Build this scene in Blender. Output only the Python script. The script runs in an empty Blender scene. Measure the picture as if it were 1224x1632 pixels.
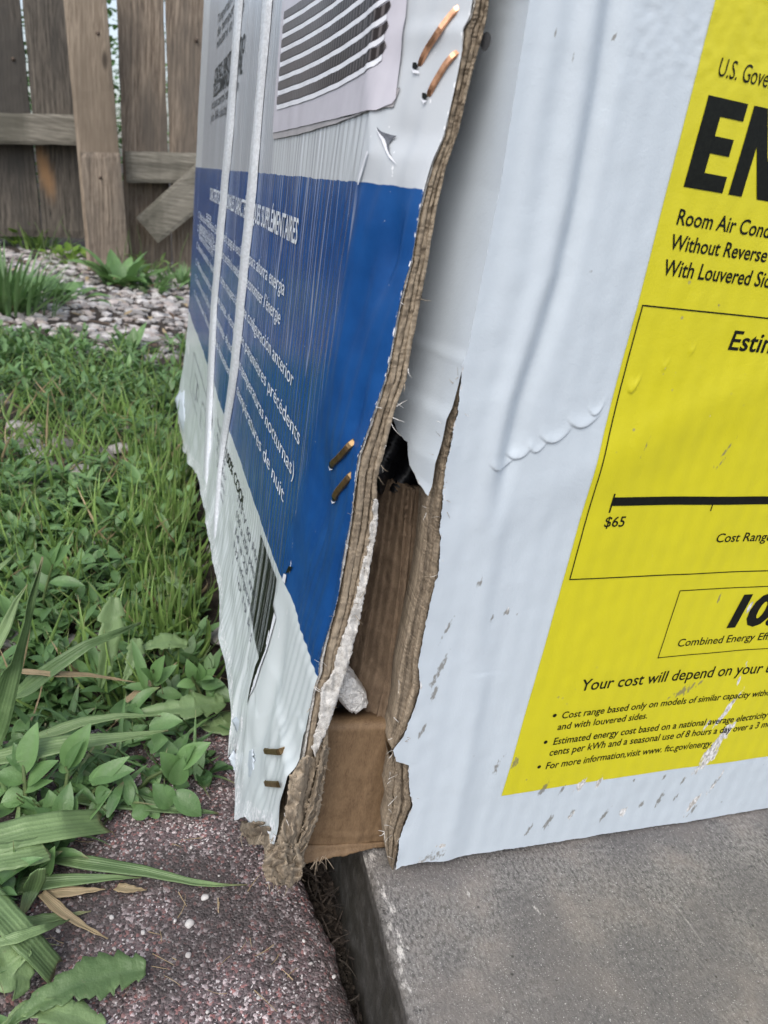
import bpy, bmesh, math, random
import numpy as np
from mathutils import Vector, Matrix, noise as mnoise
random.seed(7); np.random.seed(7)
SC = bpy.context.scene
COL = SC.collection

# ------------------------------------------------------------------ camera
F = 1150.0                                   # focal length in photo pixels (1224 x 1632)
CAM = np.array([-0.09396, -0.19996, 0.31])
CR = np.array([0.94708355, -0.29357204, 0.12980068])
CU = np.array([0.00476091, 0.41718266, 0.90881019])
CF = np.array([0.32095185, 0.86010121, -0.3965045])
cd = bpy.data.cameras.new('camera'); cam = bpy.data.objects.new('camera', cd); COL.objects.link(cam)
cam.matrix_world = Matrix(((CR[0], CU[0], -CF[0], CAM[0]), (CR[1], CU[1], -CF[1], CAM[1]), (CR[2], CU[2], -CF[2], CAM[2]), (0, 0, 0, 1)))
cd.sensor_fit = 'HORIZONTAL'; cd.sensor_width = 36; cd.lens = 36 * F / 1224
cd.clip_start = 0.01; cd.clip_end = 500
cd.dof.use_dof = True; cd.dof.focus_distance = 0.30; cd.dof.aperture_fstop = 30
SC.camera = cam

# ------------------------------------------------------------------ light
W = bpy.data.worlds.new('World'); SC.world = W; W.use_nodes = True
nt = W.node_tree; nt.nodes.clear()
sky = nt.nodes.new('ShaderNodeTexSky'); sky.sky_type = 'NISHITA'; sky.sun_disc = False
bg = nt.nodes.new('ShaderNodeBackground'); bg.inputs[1].default_value = 0.15
wo = nt.nodes.new('ShaderNodeOutputWorld')
hs = nt.nodes.new('ShaderNodeHueSaturation'); hs.inputs['Saturation'].default_value = .62   # thin overcast greys the blue
nt.links.new(sky.outputs[0], hs.inputs['Color']); nt.links.new(hs.outputs[0], bg.inputs[0]); nt.links.new(bg.outputs[0], wo.inputs[0])
SUN_AZ, SUN_EL = math.radians(-126), math.radians(52)     # direction towards the sun: azimuth from +X
sdir = Vector((math.cos(SUN_AZ) * math.cos(SUN_EL), math.sin(SUN_AZ) * math.cos(SUN_EL), math.sin(SUN_EL)))
sky.sun_elevation = SUN_EL; sky.sun_rotation = math.pi / 2 - SUN_AZ
sky.air_density = 1.0; sky.dust_density = 3.0; sky.ozone_density = 1.0
sl = bpy.data.lights.new('sun', 'SUN'); sl.energy = 0.62; sl.angle = math.radians(32); sl.color = (1, .965, .91)
so = bpy.data.objects.new('sun', sl); COL.objects.link(so); so.rotation_euler = sdir.to_track_quat('Z', 'Y').to_euler()
SC.view_settings.view_transform = 'Standard'; SC.view_settings.look = 'None'
SC.view_settings.exposure = 0.72; SC.view_settings.gamma = 1

# ------------------------------------------------------------------ geometry helpers
def ray(px, py): return CF + ((px - 612) * CR - (py - 816) * CU) / F
def hit(px, py, ax, val):
    d = ray(px, py); return CAM + d * ((val - CAM[ax]) / d[ax])
def nz(x, y, z, s=1.0): return mnoise.noise(Vector((x * s, y * s, z * s)))
def resample(pts, n):
    p = np.array(pts, float); d = np.r_[0, np.cumsum(np.linalg.norm(np.diff(p, axis=0), axis=1))]
    t = np.linspace(0, d[-1], n); return np.stack([np.interp(t, d, p[:, k]) for k in range(p.shape[1])], 1)

class MB:
    def __init__(s): s.v = []; s.f = []; s.m = []; s.w = []
    def add(s, verts, faces, mi=0, wear=None):
        b = len(s.v); s.v += [tuple(map(float, v)) for v in verts]
        s.f += [tuple(b + i for i in f) for f in faces]; s.m += [mi] * len(faces)
        s.w += [tuple(x) for x in wear] if wear is not None else [(0., 0., 0., 1.)] * len(verts)
    def grid(s, P, mi=0, wear=None, flip=False):
        R, C = len(P), len(P[0])
        fs = []
        for i in range(R - 1):
            for j in range(C - 1):
                q = (i * C + j, i * C + j + 1, (i + 1) * C + j + 1, (i + 1) * C + j)
                fs.append(q[::-1] if flip else q)
        s.add([p for r in P for p in r], fs, mi, [w for r in wear for w in r] if wear is not None else None)
    def build(s, name, mats, parent=None, smooth=True, solid=0, off=-1, weld=0):
        me = bpy.data.meshes.new(name); o = bpy.data.objects.new(name, me); COL.objects.link(o)
        L = np.zeros(3)
        if parent is not None:
            o.parent = parent
            q = parent
            while q is not None: L = L + np.array(q.location); q = q.parent
        elif s.v:
            a = np.array(s.v); L = np.array([(a[:, 0].min() + a[:, 0].max()) / 2, (a[:, 1].min() + a[:, 1].max()) / 2, a[:, 2].min()]); o.location = L
        me.from_pydata([tuple(np.array(v) - L) for v in s.v], [], s.f)
        for m in (mats if isinstance(mats, (list, tuple)) else [mats]): me.materials.append(m)
        me.polygons.foreach_set('material_index', s.m)
        me.polygons.foreach_set('use_smooth', [smooth] * len(s.f))
        at = me.attributes.new('wear', 'FLOAT_COLOR', 'POINT'); at.data.foreach_set('color', np.array(s.w, dtype=np.float32).ravel())
        if weld:
            bm = bmesh.new(); bm.from_mesh(me); bmesh.ops.remove_doubles(bm, verts=bm.verts, dist=weld); bm.to_mesh(me); bm.free()
        me.update()
        if solid:
            md = o.modifiers.new('thickness', 'SOLIDIFY'); md.thickness = solid; md.offset = off
        return o
def box(M, lo, hi, mi=0):
    x0, y0, z0 = lo; x1, y1, z1 = hi
    M.add([(x0, y0, z0), (x1, y0, z0), (x1, y1, z0), (x0, y1, z0), (x0, y0, z1), (x1, y0, z1), (x1, y1, z1), (x0, y1, z1)],
          [(3, 2, 1, 0), (4, 5, 6, 7), (0, 1, 5, 4), (1, 2, 6, 5), (2, 3, 7, 6), (3, 0, 4, 7)], mi)
def tag(o, label=None, cat=None, group=None, kind=None):
    for k, v in (('label', label), ('category', cat), ('group', group), ('kind', kind)):
        if v: o[k] = v
    return o
def empty(name, loc):
    o = bpy.data.objects.new(name, None); o.location = loc; o.empty_display_size = .05; COL.objects.link(o); return o

# ------------------------------------------------------------------ materials
class N:
    def __init__(s, name):
        s.mat = bpy.data.materials.new(name); s.mat.use_nodes = True; s.t = s.mat.node_tree; s.t.nodes.clear()
        s.out = s.t.nodes.new('ShaderNodeOutputMaterial'); s.p = s.t.nodes.new('ShaderNodeBsdfPrincipled')
        s.t.links.new(s.p.outputs[0], s.out.inputs[0])
    def n(s, typ, **kw):
        o = s.t.nodes.new('ShaderNode' + typ)
        for k, v in kw.items():
            if hasattr(o, k): setattr(o, k, v)
        return o
    def set(s, sock, v):
        if isinstance(v, bpy.types.NodeSocket): s.t.links.new(v, sock)
        else:
            if isinstance(v, (tuple, list)) and len(v) == 3 and sock.type == 'RGBA': v = (*v, 1)
            sock.default_value = v
    def pos(s, obj=False):
        if obj: return s.n('TexCoord').outputs['Object']
        return s.n('NewGeometry').outputs['Position']
    def scale(s, v, sc):
        o = s.n('VectorMath', operation='MULTIPLY'); s.set(o.inputs[0], v); o.inputs[1].default_value = sc; return o.outputs[0]
    def xyz(s, v):
        o = s.n('SeparateXYZ'); s.set(o.inputs[0], v); return o.outputs
    def noise(s, v, sc, det=3, rough=.55, dist=0, col=False):
        o = s.n('TexNoise'); s.set(o.inputs['Vector'], v); o.inputs['Scale'].default_value = sc; o.inputs['Detail'].default_value = det
        o.inputs['Roughness'].default_value = rough; o.inputs['Distortion'].default_value = dist; return o.outputs['Color' if col else 'Fac']
    def vor(s, v, sc, feat='F1', out='Distance', rnd=1):
        o = s.n('TexVoronoi', feature=feat); s.set(o.inputs['Vector'], v); o.inputs['Scale'].default_value = sc; o.inputs['Randomness'].default_value = rnd; return o.outputs[out]
    def m(s, op, a, b=0, c=0, clamp=False):
        o = s.n('Math', operation=op); o.use_clamp = clamp
        s.set(o.inputs[0], a); s.set(o.inputs[1], b)
        if op in ('MULTIPLY_ADD', 'COMPARE', 'WRAP'): s.set(o.inputs[2], c)
        return o.outputs[0]
    def ramp(s, v, a, b, lo=0., hi=1.):
        o = s.n('MapRange'); o.interpolation_type = 'SMOOTHSTEP'; s.set(o.inputs[0], v); o.inputs[1].default_value = a; o.inputs[2].default_value = b
        o.inputs[3].default_value = lo; o.inputs[4].default_value = hi; return o.outputs[0]
    def mix(s, f, a, b, mode='MIX'):
        o = s.n('Mix', data_type='RGBA', blend_type=mode); s.set(o.inputs[0], f); s.set(o.inputs[6], a); s.set(o.inputs[7], b); return o.outputs[2]
    def wear(s):
        o = s.n('Attribute'); o.attribute_name = 'wear'; q = s.n('SeparateColor'); s.t.links.new(o.outputs['Color'], q.inputs[0]); return q.outputs
    def bump(s, h, st=.3, d=.001, nrm=None):
        o = s.n('Bump'); o.inputs['Strength'].default_value = st; o.inputs['Distance'].default_value = d; s.set(o.inputs['Height'], h)
        if nrm is not None: s.set(o.inputs['Normal'], nrm)
        return o.outputs[0]
    def fin(s, base=None, rough=None, nrm=None, **kw):
        if base is not None: s.set(s.p.inputs['Base Color'], base)
        if rough is not None: s.set(s.p.inputs['Roughness'], rough)
        if nrm is not None: s.set(s.p.inputs['Normal'], nrm)
        for k, v in kw.items(): s.set(s.p.inputs[k.replace('_', ' ')], v)
        return s.mat

def paper_mat(name, col, rough=.38, flute=True):
    k = N(name); P = k.pos(); w = k.wear()
    f1 = k.noise(k.scale(P, (1, 1, .45)), 900, 4); f2 = k.noise(P, 60, 5, .6)
    c = k.mix(k.m('MULTIPLY', k.ramp(f2, .35, .75), .10), col, tuple(x * .8 for x in col))
    dm = k.ramp(k.m('ADD', w[0], k.m('MULTIPLY', k.m('SUBTRACT', f1, .5), 1.5)), .42, .75)
    c = k.mix(k.m('MULTIPLY', dm, .75), c, (.16, .145, .115))
    sm = k.ramp(k.m('ADD', w[1], k.m('MULTIPLY', k.m('SUBTRACT', k.noise(k.scale(P, (1, 1, .35)), 420, 5, .65), .5), 1.9)), .42, .58)
    sc = k.mix(k.ramp(f1, .3, .7), (.78, .78, .78), (.33, .31, .28))
    c = k.mix(sm, c, sc)
    # tiny specks of dirt
    sp = k.vor(P, 120); sp2 = k.noise(P, 9, 2)
    c = k.mix(k.m('MULTIPLY', k.m('MULTIPLY', k.ramp(sp, .10, .04), k.ramp(sp2, .55, .65)), .6), c, (.2, .19, .17))
    x = k.xyz(P)
    h = k.m('ADD', k.m('MULTIPLY', f2, 1.2), k.m('MULTIPLY', k.noise(P, 1500, 2), .18))
    if flute: h = k.m('ADD', h, k.m('MULTIPLY', k.m('SINE', k.m('MULTIPLY', k.m('ADD', x[0], k.m('MULTIPLY', k.noise(P, 20, 2), .004)), 2 * math.pi / .0078)), .19))
    h = k.m('ADD', h, k.m('MULTIPLY', sm, -.5))
    return k.fin(c, k.m('ADD', k.m('MULTIPLY', sm, .4), k.ramp(f2, .2, .8, rough - .06, rough + .1)), k.bump(h, .22, .0014))
M_WHITE = paper_mat('white_coated_board', (.53, .595, .65))
M_YELLOW = paper_mat('yellow_label', (.60, .55, .014), .42)
def simple(name, col, rough=.6, ns=300, var=.25, bst=.3, bd=.0006, met=0, stretch=(1, 1, 1), **kw):
    k = N(name); P = k.scale(k.pos(), stretch)
    f = k.noise(P, ns, 4, .6)
    c = k.mix(k.ramp(f, .3, .7), tuple(x * (1 - var) for x in col), tuple(min(1, x * (1 + var)) for x in col))
    return k.fin(c, rough, k.bump(f, bst, bd), Metallic=met, **kw)
M_INK = simple('black_ink', (.006, .007, .005), .5, 800, .3, .1, Specular_IOR_Level=.2)
M_INKG = simple('grey_ink', (.13, .14, .16), .45, 800, .2, .1, Specular_IOR_Level=.15, IOR=1.2)
M_WINK = simple('white_ink', (.64, .68, .72), .35, 800, .1, .1, Specular_IOR_Level=.15, IOR=1.2)

def kraft_mat(name, a, b, rough=.85, fuzz=1.0, st=(1, 1, .3)):
    k = N(name); P = k.pos(); w = k.wear()
    f1 = k.noise(k.scale(P, st), 500, 5, .65); f2 = k.noise(k.scale(P, st), 150, 4, .6); f3 = k.noise(k.scale(P, (1, 1, max(.3, st[2]))), 2200, 2)
    c = k.mix(k.ramp(k.m('ADD', k.m('MULTIPLY', f1, .6), k.m('MULTIPLY', f2, .4)), .33, .66), a, b)
    c = k.mix(k.ramp(f3, .3, .7, 0, .35), c, tuple(x * 1.5 for x in b))
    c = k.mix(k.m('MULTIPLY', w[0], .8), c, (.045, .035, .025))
    c = k.mix(k.m('MULTIPLY', w[1], k.ramp(f2, .3, .6, .4, 1)), c, (.55, .53, .49))
    h = k.m('ADD', f1, k.m('MULTIPLY', f3, .4))
    return k.fin(c, rough, k.bump(h, .55 * fuzz, .0012))
M_KRAFT = kraft_mat('torn_cardboard', (.09, .066, .042), (.32, .262, .19), .9, .8, (1, 1, .10))
M_KRAFTIN = kraft_mat('inner_kraft', (.105, .072, .046), (.175, .124, .08), .85, .6, (1, 1, .5))
M_CARTON = kraft_mat('inner_carton_kraft', (.110, .066, .033), (.185, .120, .064), .7, .4)
M_LINER = kraft_mat('peeled_white_liner', (.30, .28, .245), (.66, .645, .61), .9, 1.4, (1, 1, .8))
M_FOAM = simple('white_foam', (.84, .83, .80), .7, 420, .12, 1.0, .004)
M_GREYFOAM = simple('grey_padding', (.16, .165, .19), .8, 250, .4, .9, .003)
M_BLACK = simple('black_plastic', (.012, .013, .016), .45, 200, .5, .4)
M_COPPER = simple('copper_wire', (.60, .32, .19), .33, 300, .35, .2, .0004, 1.0)
M_BRASS = simple('dull_brass_wire', (.26, .175, .09), .5, 300, .3, .2, .0004, 1.0)
M_STRAP = simple('white_strap', (.58, .61, .64), .38, 700, .12, .5, .0006, 0, (1, .2, 1))
M_ACBODY = simple('printed_grey_body', (.52, .51, .56), .3, 40, .07, .05, Specular_IOR_Level=.15, IOR=1.2)
M_ACLIGHT = simple('printed_light_slat', (.74, .76, .80), .3, 60, .07, .05, Specular_IOR_Level=.15, IOR=1.2)
M_ACSH = simple('printed_soft_grey', (.38, .37, .38), .3, 60, .1, .05, Specular_IOR_Level=.15, IOR=1.2)
def fins_mat():
    k = N('printed_dark_slot'); P = k.pos(); x = k.xyz(P)
    fn = k.ramp(k.m('SINE', k.m('MULTIPLY', x[1], 2 * math.pi / .0033)), .2, .9)
    c = k.mix(k.m('MULTIPLY', fn, .7), (.035, .03, .03), (.17, .155, .155)); c = k.mix(k.ramp(x[1], .07, .125, 0, .3), c, (.28, .27, .28))
    return k.fin(c, .3, None, Specular_IOR_Level=.15, IOR=1.2)
M_ACDARK = fins_mat()

# side panel print: blue band between two heights, clear film over it
BZ0, BZ1 = .1512, .3132
def side_mat():
    k = N('printed_side_board'); P = k.pos(); w = k.wear(); x = k.xyz(P)
    wob = k.m('MULTIPLY', k.m('SUBTRACT', k.noise(P, 120, 2), .5), .0015)
    z = k.m('ADD', x[2], wob)
    inb = k.m('MULTIPLY', k.ramp(z, BZ0 - .0002, BZ0 + .0002), k.ramp(z, BZ1 + .0002, BZ1 - .0002))
    up = k.ramp(z, BZ1 - .0002, BZ1 + .0002)
    f2 = k.noise(P, 70, 5, .6); f1 = k.noise(k.scale(P, (1, 1, .3)), 700, 4)
    film = w[2]
    white = k.mix(up, (.58, .635, .64), (.50, .535, .565))
    # printed grey field at the top, farther along the side
    gf = k.m('MULTIPLY', up, k.m('MULTIPLY', k.ramp(x[1], .19, .2), k.ramp(x[1], .655, .65)))
    white = k.mix(gf, white, (.36, .39, .43))
    blue = k.mix(k.ramp(f2, .3, .7), (.004, .052, .195), (.007, .070, .245))
    c = k.mix(inb, white, blue)
    # whitish film streaks running down the side
    st = k.noise(k.scale(P, (1, 1, .035)), 520, 2, .5)
    st2 = k.noise(k.scale(P, (1, 1, .06)), 130, 3, .5)
    st3 = k.noise(k.scale(P, (1, 1, .022)), 95, 1, .5)
    ln = k.ramp(k.m('ABSOLUTE', k.m('SUBTRACT', st3, .5)), .016, .004)
    ln = k.m('MULTIPLY', ln, k.ramp(k.noise(k.scale(P, (1, 1, .15)), 60, 2), .42, .56))
    ln = k.m('MULTIPLY', ln, k.ramp(x[2], .2, .34, .35, 1))
    sk = k.m('MULTIPLY', k.m('MAXIMUM', k.m('MULTIPLY', k.ramp(st, .60, .72), k.m('MULTIPLY', k.ramp(st2, .40, .6), .5)), ln), film)
    c = k.mix(k.m('MULTIPLY', sk, .5), c, (.66, .70, .76))
    dm = k.ramp(k.m('ADD', w[0], k.m('MULTIPLY', k.m('SUBTRACT', f1, .5), 1.5)), .42, .75)
    c = k.mix(k.m('MULTIPLY', dm, .75), c, (.12, .11, .085))
    sm = k.ramp(k.m('ADD', w[1], k.m('MULTIPLY', k.m('SUBTRACT', k.noise(P, 500, 4), .5), 1.8)), .42, .58)
    c = k.mix(sm, c, (.78, .80, .82))
    h = k.m('ADD', k.m('MULTIPLY', f2, .7), k.m('MULTIPLY', k.noise(P, 1500, 2), .12))
    fl = k.m('SINE', k.m('MULTIPLY', k.m('ADD', x[1], k.m('MULTIPLY', k.noise(k.scale(P, (1, 1, .2)), 30, 2), .004)), 2 * math.pi / .0062))
    h = k.m('ADD', h, k.m('MULTIPLY', k.m('ADD', k.m('MULTIPLY', fl, .30), k.m('ADD', k.m('MULTIPLY', st, 1.0), k.m('MULTIPLY', st2, .9))), film))
    return k.fin(c, k.m('ADD', k.m('MULTIPLY', film, -.22), .42), k.bump(h, .26, .0009), IOR=1.3)
M_SIDE = side_mat()

# ------------------------------------------------------------------ the appliance box
BOX = empty('appliance_box', (.2, .36, .05))
tag(BOX, 'large white and blue cardboard appliance box with a torn crushed corner and yellow energy label', 'cardboard box')
Y0 = .004
def interp(z, tab): return float(np.interp(z, tab[0], tab[1]))
def tabz(pts, ax=1, val=Y0, k=0):
    a = sorted([(h[2], h[k]) for h in (hit(*p, ax, val) for p in pts)]); return (np.array([q[0] for q in a]), np.array([q[1] for q in a]))
OUT_PX = [(768, -60), (754, 0), (749, 26), (736, 47), (735, 78), (723, 141), (707, 217), (690, 256), (678.5, 295), (668, 337), (655, 418), (646, 450), (633, 505), (613, 603), (587, 685), (571, 728), (564, 780), (558, 832), (548, 881), (538, 950), (529, 985), (511, 1050), (508, 1076), (500, 1096), (490, 1150), (480, 1210), (474, 1223), (461, 1237), (454, 1276), (452, 1312)]
IN_PX = [(792, -60), (780, 0), (777, 26), (765, 73), (749, 131), (731, 209), (710, 274), (697, 327), (682, 418), (676, 450), (655, 560), (648, 604), (637, 633), (626, 666), (617, 703), (610, 732), (602, 763), (601, 792), (593, 842), (582, 905), (572, 959), (559, 1008), (546, 1070), (533, 1122), (523, 1155), (523, 1188), (516, 1227), (510, 1269), (508, 1292)]
XE = tabz(OUT_PX); XI = tabz(IN_PX)
XP = (np.array([.0, .05, .14, .313, .47]), np.array([-.0445, -.0425, -.0353, -.031, -.0265]))
def xp(z): return interp(z, XP)
def hitp(px, py):
    X = -.035
    for _ in range(12): p = hit(px, py, 0, X); X = .5 * X + .5 * xp(p[2])
    return hit(px, py, 0, X)
CREASE = [(592, 100), (588, 180), (585, 244), (573, 291), (569, 353), (556, 441), (536, 571), (515, 652), (498, 734), (476, 816), (461, 868), (456, 910), (430, 1000), (405, 1110), (402, 1200)]
_c = sorted([(h[2], max(.012, h[1])) for h in (hitp(*p) for p in CREASE)])
YC = (np.array([q[0] for q in _c]), np.array([q[1] for q in _c]))
def side_x0(y, z):
    yc = interp(z, YC); X = xp(z)
    if y >= yc: return X
    t = (y - Y0) / max(1e-4, yc - Y0); t = min(1, max(0, t))
    e = interp(z, XE)
    return e + (X - e) * (t ** .8)
# dents: (y, z, ry, rz, depth)  depth>0 pushes inwards
DENTS = [(.035, .205, .012, .022, .004), (.05, .165, .015, .015, .002), (.016, .325, .006, .006, .0015), (.013, .297, .004, .014, .0032), (.022, .28, .006, .02, .002), (.008, .18, .003, .02, .0012), (.012, .245, .003, .012, .0016),
         (.06, .11, .01, .035, .003), (.035, .085, .01, .012, -.0015), (.09, .07, .02, .02, -.002), (.02, .112, .007, .01, -.0015), (.3, .12, .06, .03, -.002), (.3, .1, .01, .03, .003)]
def side_disp(y, z):
    d = 0
    for (a, b, ra, rb, k) in DENTS:
        q = ((y - a) / ra) ** 2 + ((z - b) / rb) ** 2
        if q < 9: d += k * math.exp(-q)
    d += .0007 * nz(y * 14, 0, z * 9) + .0004 * nz(y * 60 + 3, 1, z * 22)
    # raised stays of the flange: long diagonal wrinkles
    if y < .06: d += .0002 * math.sin((y * 900 + z * 160) + 2 * nz(y * 40, 5, z * 20)) * max(0, min(1, (.06 - y) / .03))
    return d
def S(y, z, off=0): return np.array([side_x0(y, z) + side_disp(y, z) - off, y, z])
def hitS(px, py):
    d = ray(px, py); lo, hi = .12, 1.6
    # march until the ray passes behind the surface
    t = lo; prev = None
    while t < hi:
        p = CAM + d * t
        if p[1] >= Y0:
            g = p[0] - side_x0(p[1], p[2])
            if g > 0: break
        t += .002
    a, b = t - .002, t
    for _ in range(20):
        mth = .5 * (a + b); p = CAM + d * mth
        if p[1] >= Y0 and p[0] - side_x0(p[1], p[2]) > 0: b = mth
        else: a = mth
    return CAM + d * b
BOT = [(288, 622), (289, 632), (283, 634), (284, 650), (290, 676), (300, 720), (312, 745), (322, 755), (330, 800), (345, 870), (355, 930), (362, 1010), (372, 1080), (380, 1140), (378, 1166), (388, 1190), (386, 1214), (374, 1206), (385, 1242), (390, 1305), (404, 1300), (420, 1318), (440, 1318)]
_b = [hitp(*p) for p in BOT]
_b = sorted([(p[1], p[2]) for p in _b])
YB = np.array([q[0] for q in _b]); ZB = np.array([q[1] for q in _b])
YFAR = .742
def zbot(y):
    z = float(np.interp(y, YB, ZB)) + .0012 * nz(y * 160, 3, 0) + .0006 * nz(y * 600, 9, 0)
    return z
PANTOP = .56
ys = np.r_[np.linspace(Y0, .0085, 24), np.linspace(.0088, .13, 130), np.linspace(.1325, .36, 70)[0:], np.linspace(.37, YFAR, 50)]
def rows_for(y):
    zb = zbot(y)
    if y < .03: zb = min(zb, .0) + max(0, interp(y, (np.array([0, .03]), np.array([.082, .055])))) if False else zb
    return zb
NR = 300
zt = np.r_[np.linspace(0, .83, 270), np.linspace(.84, 1, 31)]
# scuffs and dirt on the side panel: (px, py, rx, ry, dirt, scuff)
def blot(lst, a, b, g=1.):
    d = s_ = 0.
    for (u, v, ru, rv, dd, ss, rot) in lst:
        du, dv = a - u, b - v
        c_, s0 = math.cos(rot), math.sin(rot)
        p, q = (du * c_ + dv * s0) / (ru * g), (-du * s0 + dv * c_) / (rv * g)
        e = p * p + q * q
        if e < 6: e = math.exp(-e); d = max(d, dd * e); s_ = max(s_, ss * e)
    return d, s_
SB = []
for (px, py, ru, rv, dd, ss, rot) in [(458, 905, .0015, .006, 0, .75, .3), (452, 975, .002, .003, .0, .8, 0), (440, 1010, .0015, .006, .5, .5, .2), (424, 1060, .0012, .008, .75, .5, .3), (412, 1100, .0012, .006, .8, .5, .25), (405, 1120, .0012, .005, .7, .7, .2),
        (396, 1060, .001, .012, .75, .2, -.15), (470, 1060, .0006, .006, .75, 0, .1), (480, 1075, .0012, .002, .7, 0, 0), (492, 1090, .0006, .004, .8, 0, 0), (500, 1060, .0006, .003, .6, 0, 0), (582, 250, .0008, .007, 0, .7, .4), (570, 292, .001, .006, 0, .72, .4),
        (617, 205, .0015, .002, .2, .8, .6), (625, 235, .0012, .003, .75, .5, .5), (622, 255, .0008, .005, .0, .8, -.5), (672, 112, .001, .0012, .5, .9, 0), (688, 160, .001, .0014, .5, .9, 0), (520, 742, .0012, .001, .2, .8, 0), (530, 795, .001, .001, .2, .8, 0),
        (462, 870, .0008, .004, 0, .7, .3), (470, 815, .0006, .004, 0, .7, .3), (478, 815, .0008, .001, 0, .7, .3), (393, 1150, .004, .006, .2, .75, 0), (384, 1210, .004, .005, .0, .7, 0), (395, 1250, .006, .02, 0, .6, 0), (333, 780, .01, .03, 0, .5, 0), (292, 655, .03, .02, 0, .9, 0), (300, 555, .03, .01, .1, .8, 0)]:
    p = hitS(px, py); k_ = 1 if p[1] > interp(p[2], YC) + .004 else .22; SB.append((p[1], p[2], ru * k_, rv * .8, dd, ss, rot * k_))
M = MB(); P = []; Wr = []
for y in ys:
    zb = zbot(y); r = []; w = []
    for t in zt:
        z = zb + (PANTOP - zb) * t
        p = S(y, z)
        if t < .12:      # battered lower edge curls outwards
            p[0] += -.004 * (1 - t / .12) ** 2 * (1 + .8 * nz(y * 25, 2, 0)) + .001 * nz(y * 80, z * 60, 4)
        film = min(1, max(0, (y - interp(z, YC) - .002) / .006)); film *= 1 if z > .02 else 0
        dd, ss = blot(SB, y, z)
        if t < .02: ss = max(ss, .45)
        if y < Y0 + .0002: ss = max(ss, .40)
        if z < .12 and y < interp(z, YC): dd = max(dd, .12)
        r.append(p); w.append((dd, ss, film, 1))
    P.append(r); Wr.append(w)
M.grid(P, 0, Wr)

# ---- printed matter: text laid on a surface
_fc = {}
def text_mesh(body, bold=0.0):
    key = (body, bold)
    if key in _fc: return _fc[key]
    c = bpy.data.curves.new('t', 'FONT'); c.body = body; c.size = 1; c.resolution_u = 3; c.offset = bold
    o = bpy.data.objects.new('t', c); COL.objects.link(o)
    bpy.context.view_layer.update()
    me = bpy.data.meshes.new_from_object(o.evaluated_get(bpy.context.evaluated_depsgraph_get()))
    bm = bmesh.new(); bm.from_mesh(me)
    bpy.data.objects.remove(o); bpy.data.curves.remove(c); bpy.data.meshes.remove(me)
    _fc[key] = bm
    return bm
def twidth(body, bold=0):
    bm = text_mesh(body, bold); return max(v.co.x for v in bm.verts) if bm.verts else 0
CAPH = max(v.co.y for v in text_mesh('E').verts)
def cut(bm, sx, sy, step):
    xs = [v.co.x for v in bm.verts]; y_ = [v.co.y for v in bm.verts]
    for ax, lo, hi, s in ((0, min(xs), max(xs), step / sx), (1, min(y_), max(y_), step / sy)):
        k = math.floor(lo / s) + 1
        while k * s < hi:
            co = (k * s, 0, 0) if ax == 0 else (0, k * s, 0); no = (1, 0, 0) if ax == 0 else (0, 1, 0)
            bmesh.ops.bisect_plane(bm, geom=bm.verts[:] + bm.edges[:] + bm.faces[:], plane_co=co, plane_no=no); k += 1
def put_text(M, body, surf, a0, b0, sx, sy, mi, step=.004, bold=0, slant=0, wearf=None):
    """surf(a, b) maps sheet coordinates (metres along the line, height) to space"""
    bm = text_mesh(body, bold).copy(); cut(bm, sx, sy, step)
    bm.verts.index_update()
    vs = []; ws = []
    for v in bm.verts:
        a, b = a0 + sx * (v.co.x + slant * v.co.y), b0 + sy * v.co.y
        vs.append(surf(a, b)); ws.append(wearf(a, b) if wearf else (0, 0, 0, 1))
    M.add(vs, [[v.index for v in f.verts] for f in bm.faces], mi, ws); bm.free()
def put_poly(M, poly, surf, mi, step=.004, wearf=None):
    bm = bmesh.new(); f = bm.faces.new([bm.verts.new((a, b, 0)) for a, b in poly]); bm.normal_update(); bmesh.ops.triangulate(bm, faces=[f])
    cut(bm, 1, 1, step); bm.verts.index_update()
    M.add([surf(v.co.x, v.co.y) for v in bm.verts], [[v.index for v in f.verts] for f in bm.faces], mi, [wearf(v.co.x, v.co.y) for v in bm.verts] if wearf else None); bm.free()
def sideS(off): return lambda a, b: S(-a, b, off)      # sheet coordinate a runs towards the camera: a = -y
INK = .00035
def side_line(body, start, end, z0, cap, mi, bold=0.0, off=INK):
    """text from y=start (far) to y=end (near)"""
    sx = (start - end) / twidth(body, bold)
    put_text(M, body, sideS(off), -start, z0, sx, cap / CAPH, mi, .012, bold)
side_line('CARACTERÍSTICAS ADICIONALES / CARACTÉRISTIQUES SUPPLÉMENTAIRES', .53, hitS(474, 380)[1], .2875, .0098, 2, .014)
side_line('EER', .56, .50, .2685, .006, 2)
ends = [(452, 479), (446, 525), (467, 626), (477, 718), (467, 772), (451, 808)]
L_ = ['C: Modo de ahorro automático (Energy Saver): apaga el ventilador para ahorra energía', 'C: Mode économie automatique (Energy Saver): arrête le ventilateur, économiser l’énergie',
      'C: Memoria automática: después de un corte recupera la última configuración anterior', 'C: Mémoire automatique: après une panne, récupère les paramètres précédents',
      'C: Función nocturna (baja y sube lentamente de noche las temperaturas nocturnas)', 'C: Fonction nuit (hausse et baisse lentement les températures de nuit']
for s_, e in zip(L_, ends):
    p = hitS(*e); side_line(s_, .66, p[1], p[2] + .002, .0068, 2, .0)
for i, s_ in enumerate(['Temporizador de 24 h (24 h)', 'Minuterie de 24 heures (24 h)']):
    side_line(s_, .64, .46, .2555 - .011 * i, .0068, 2)
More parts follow.
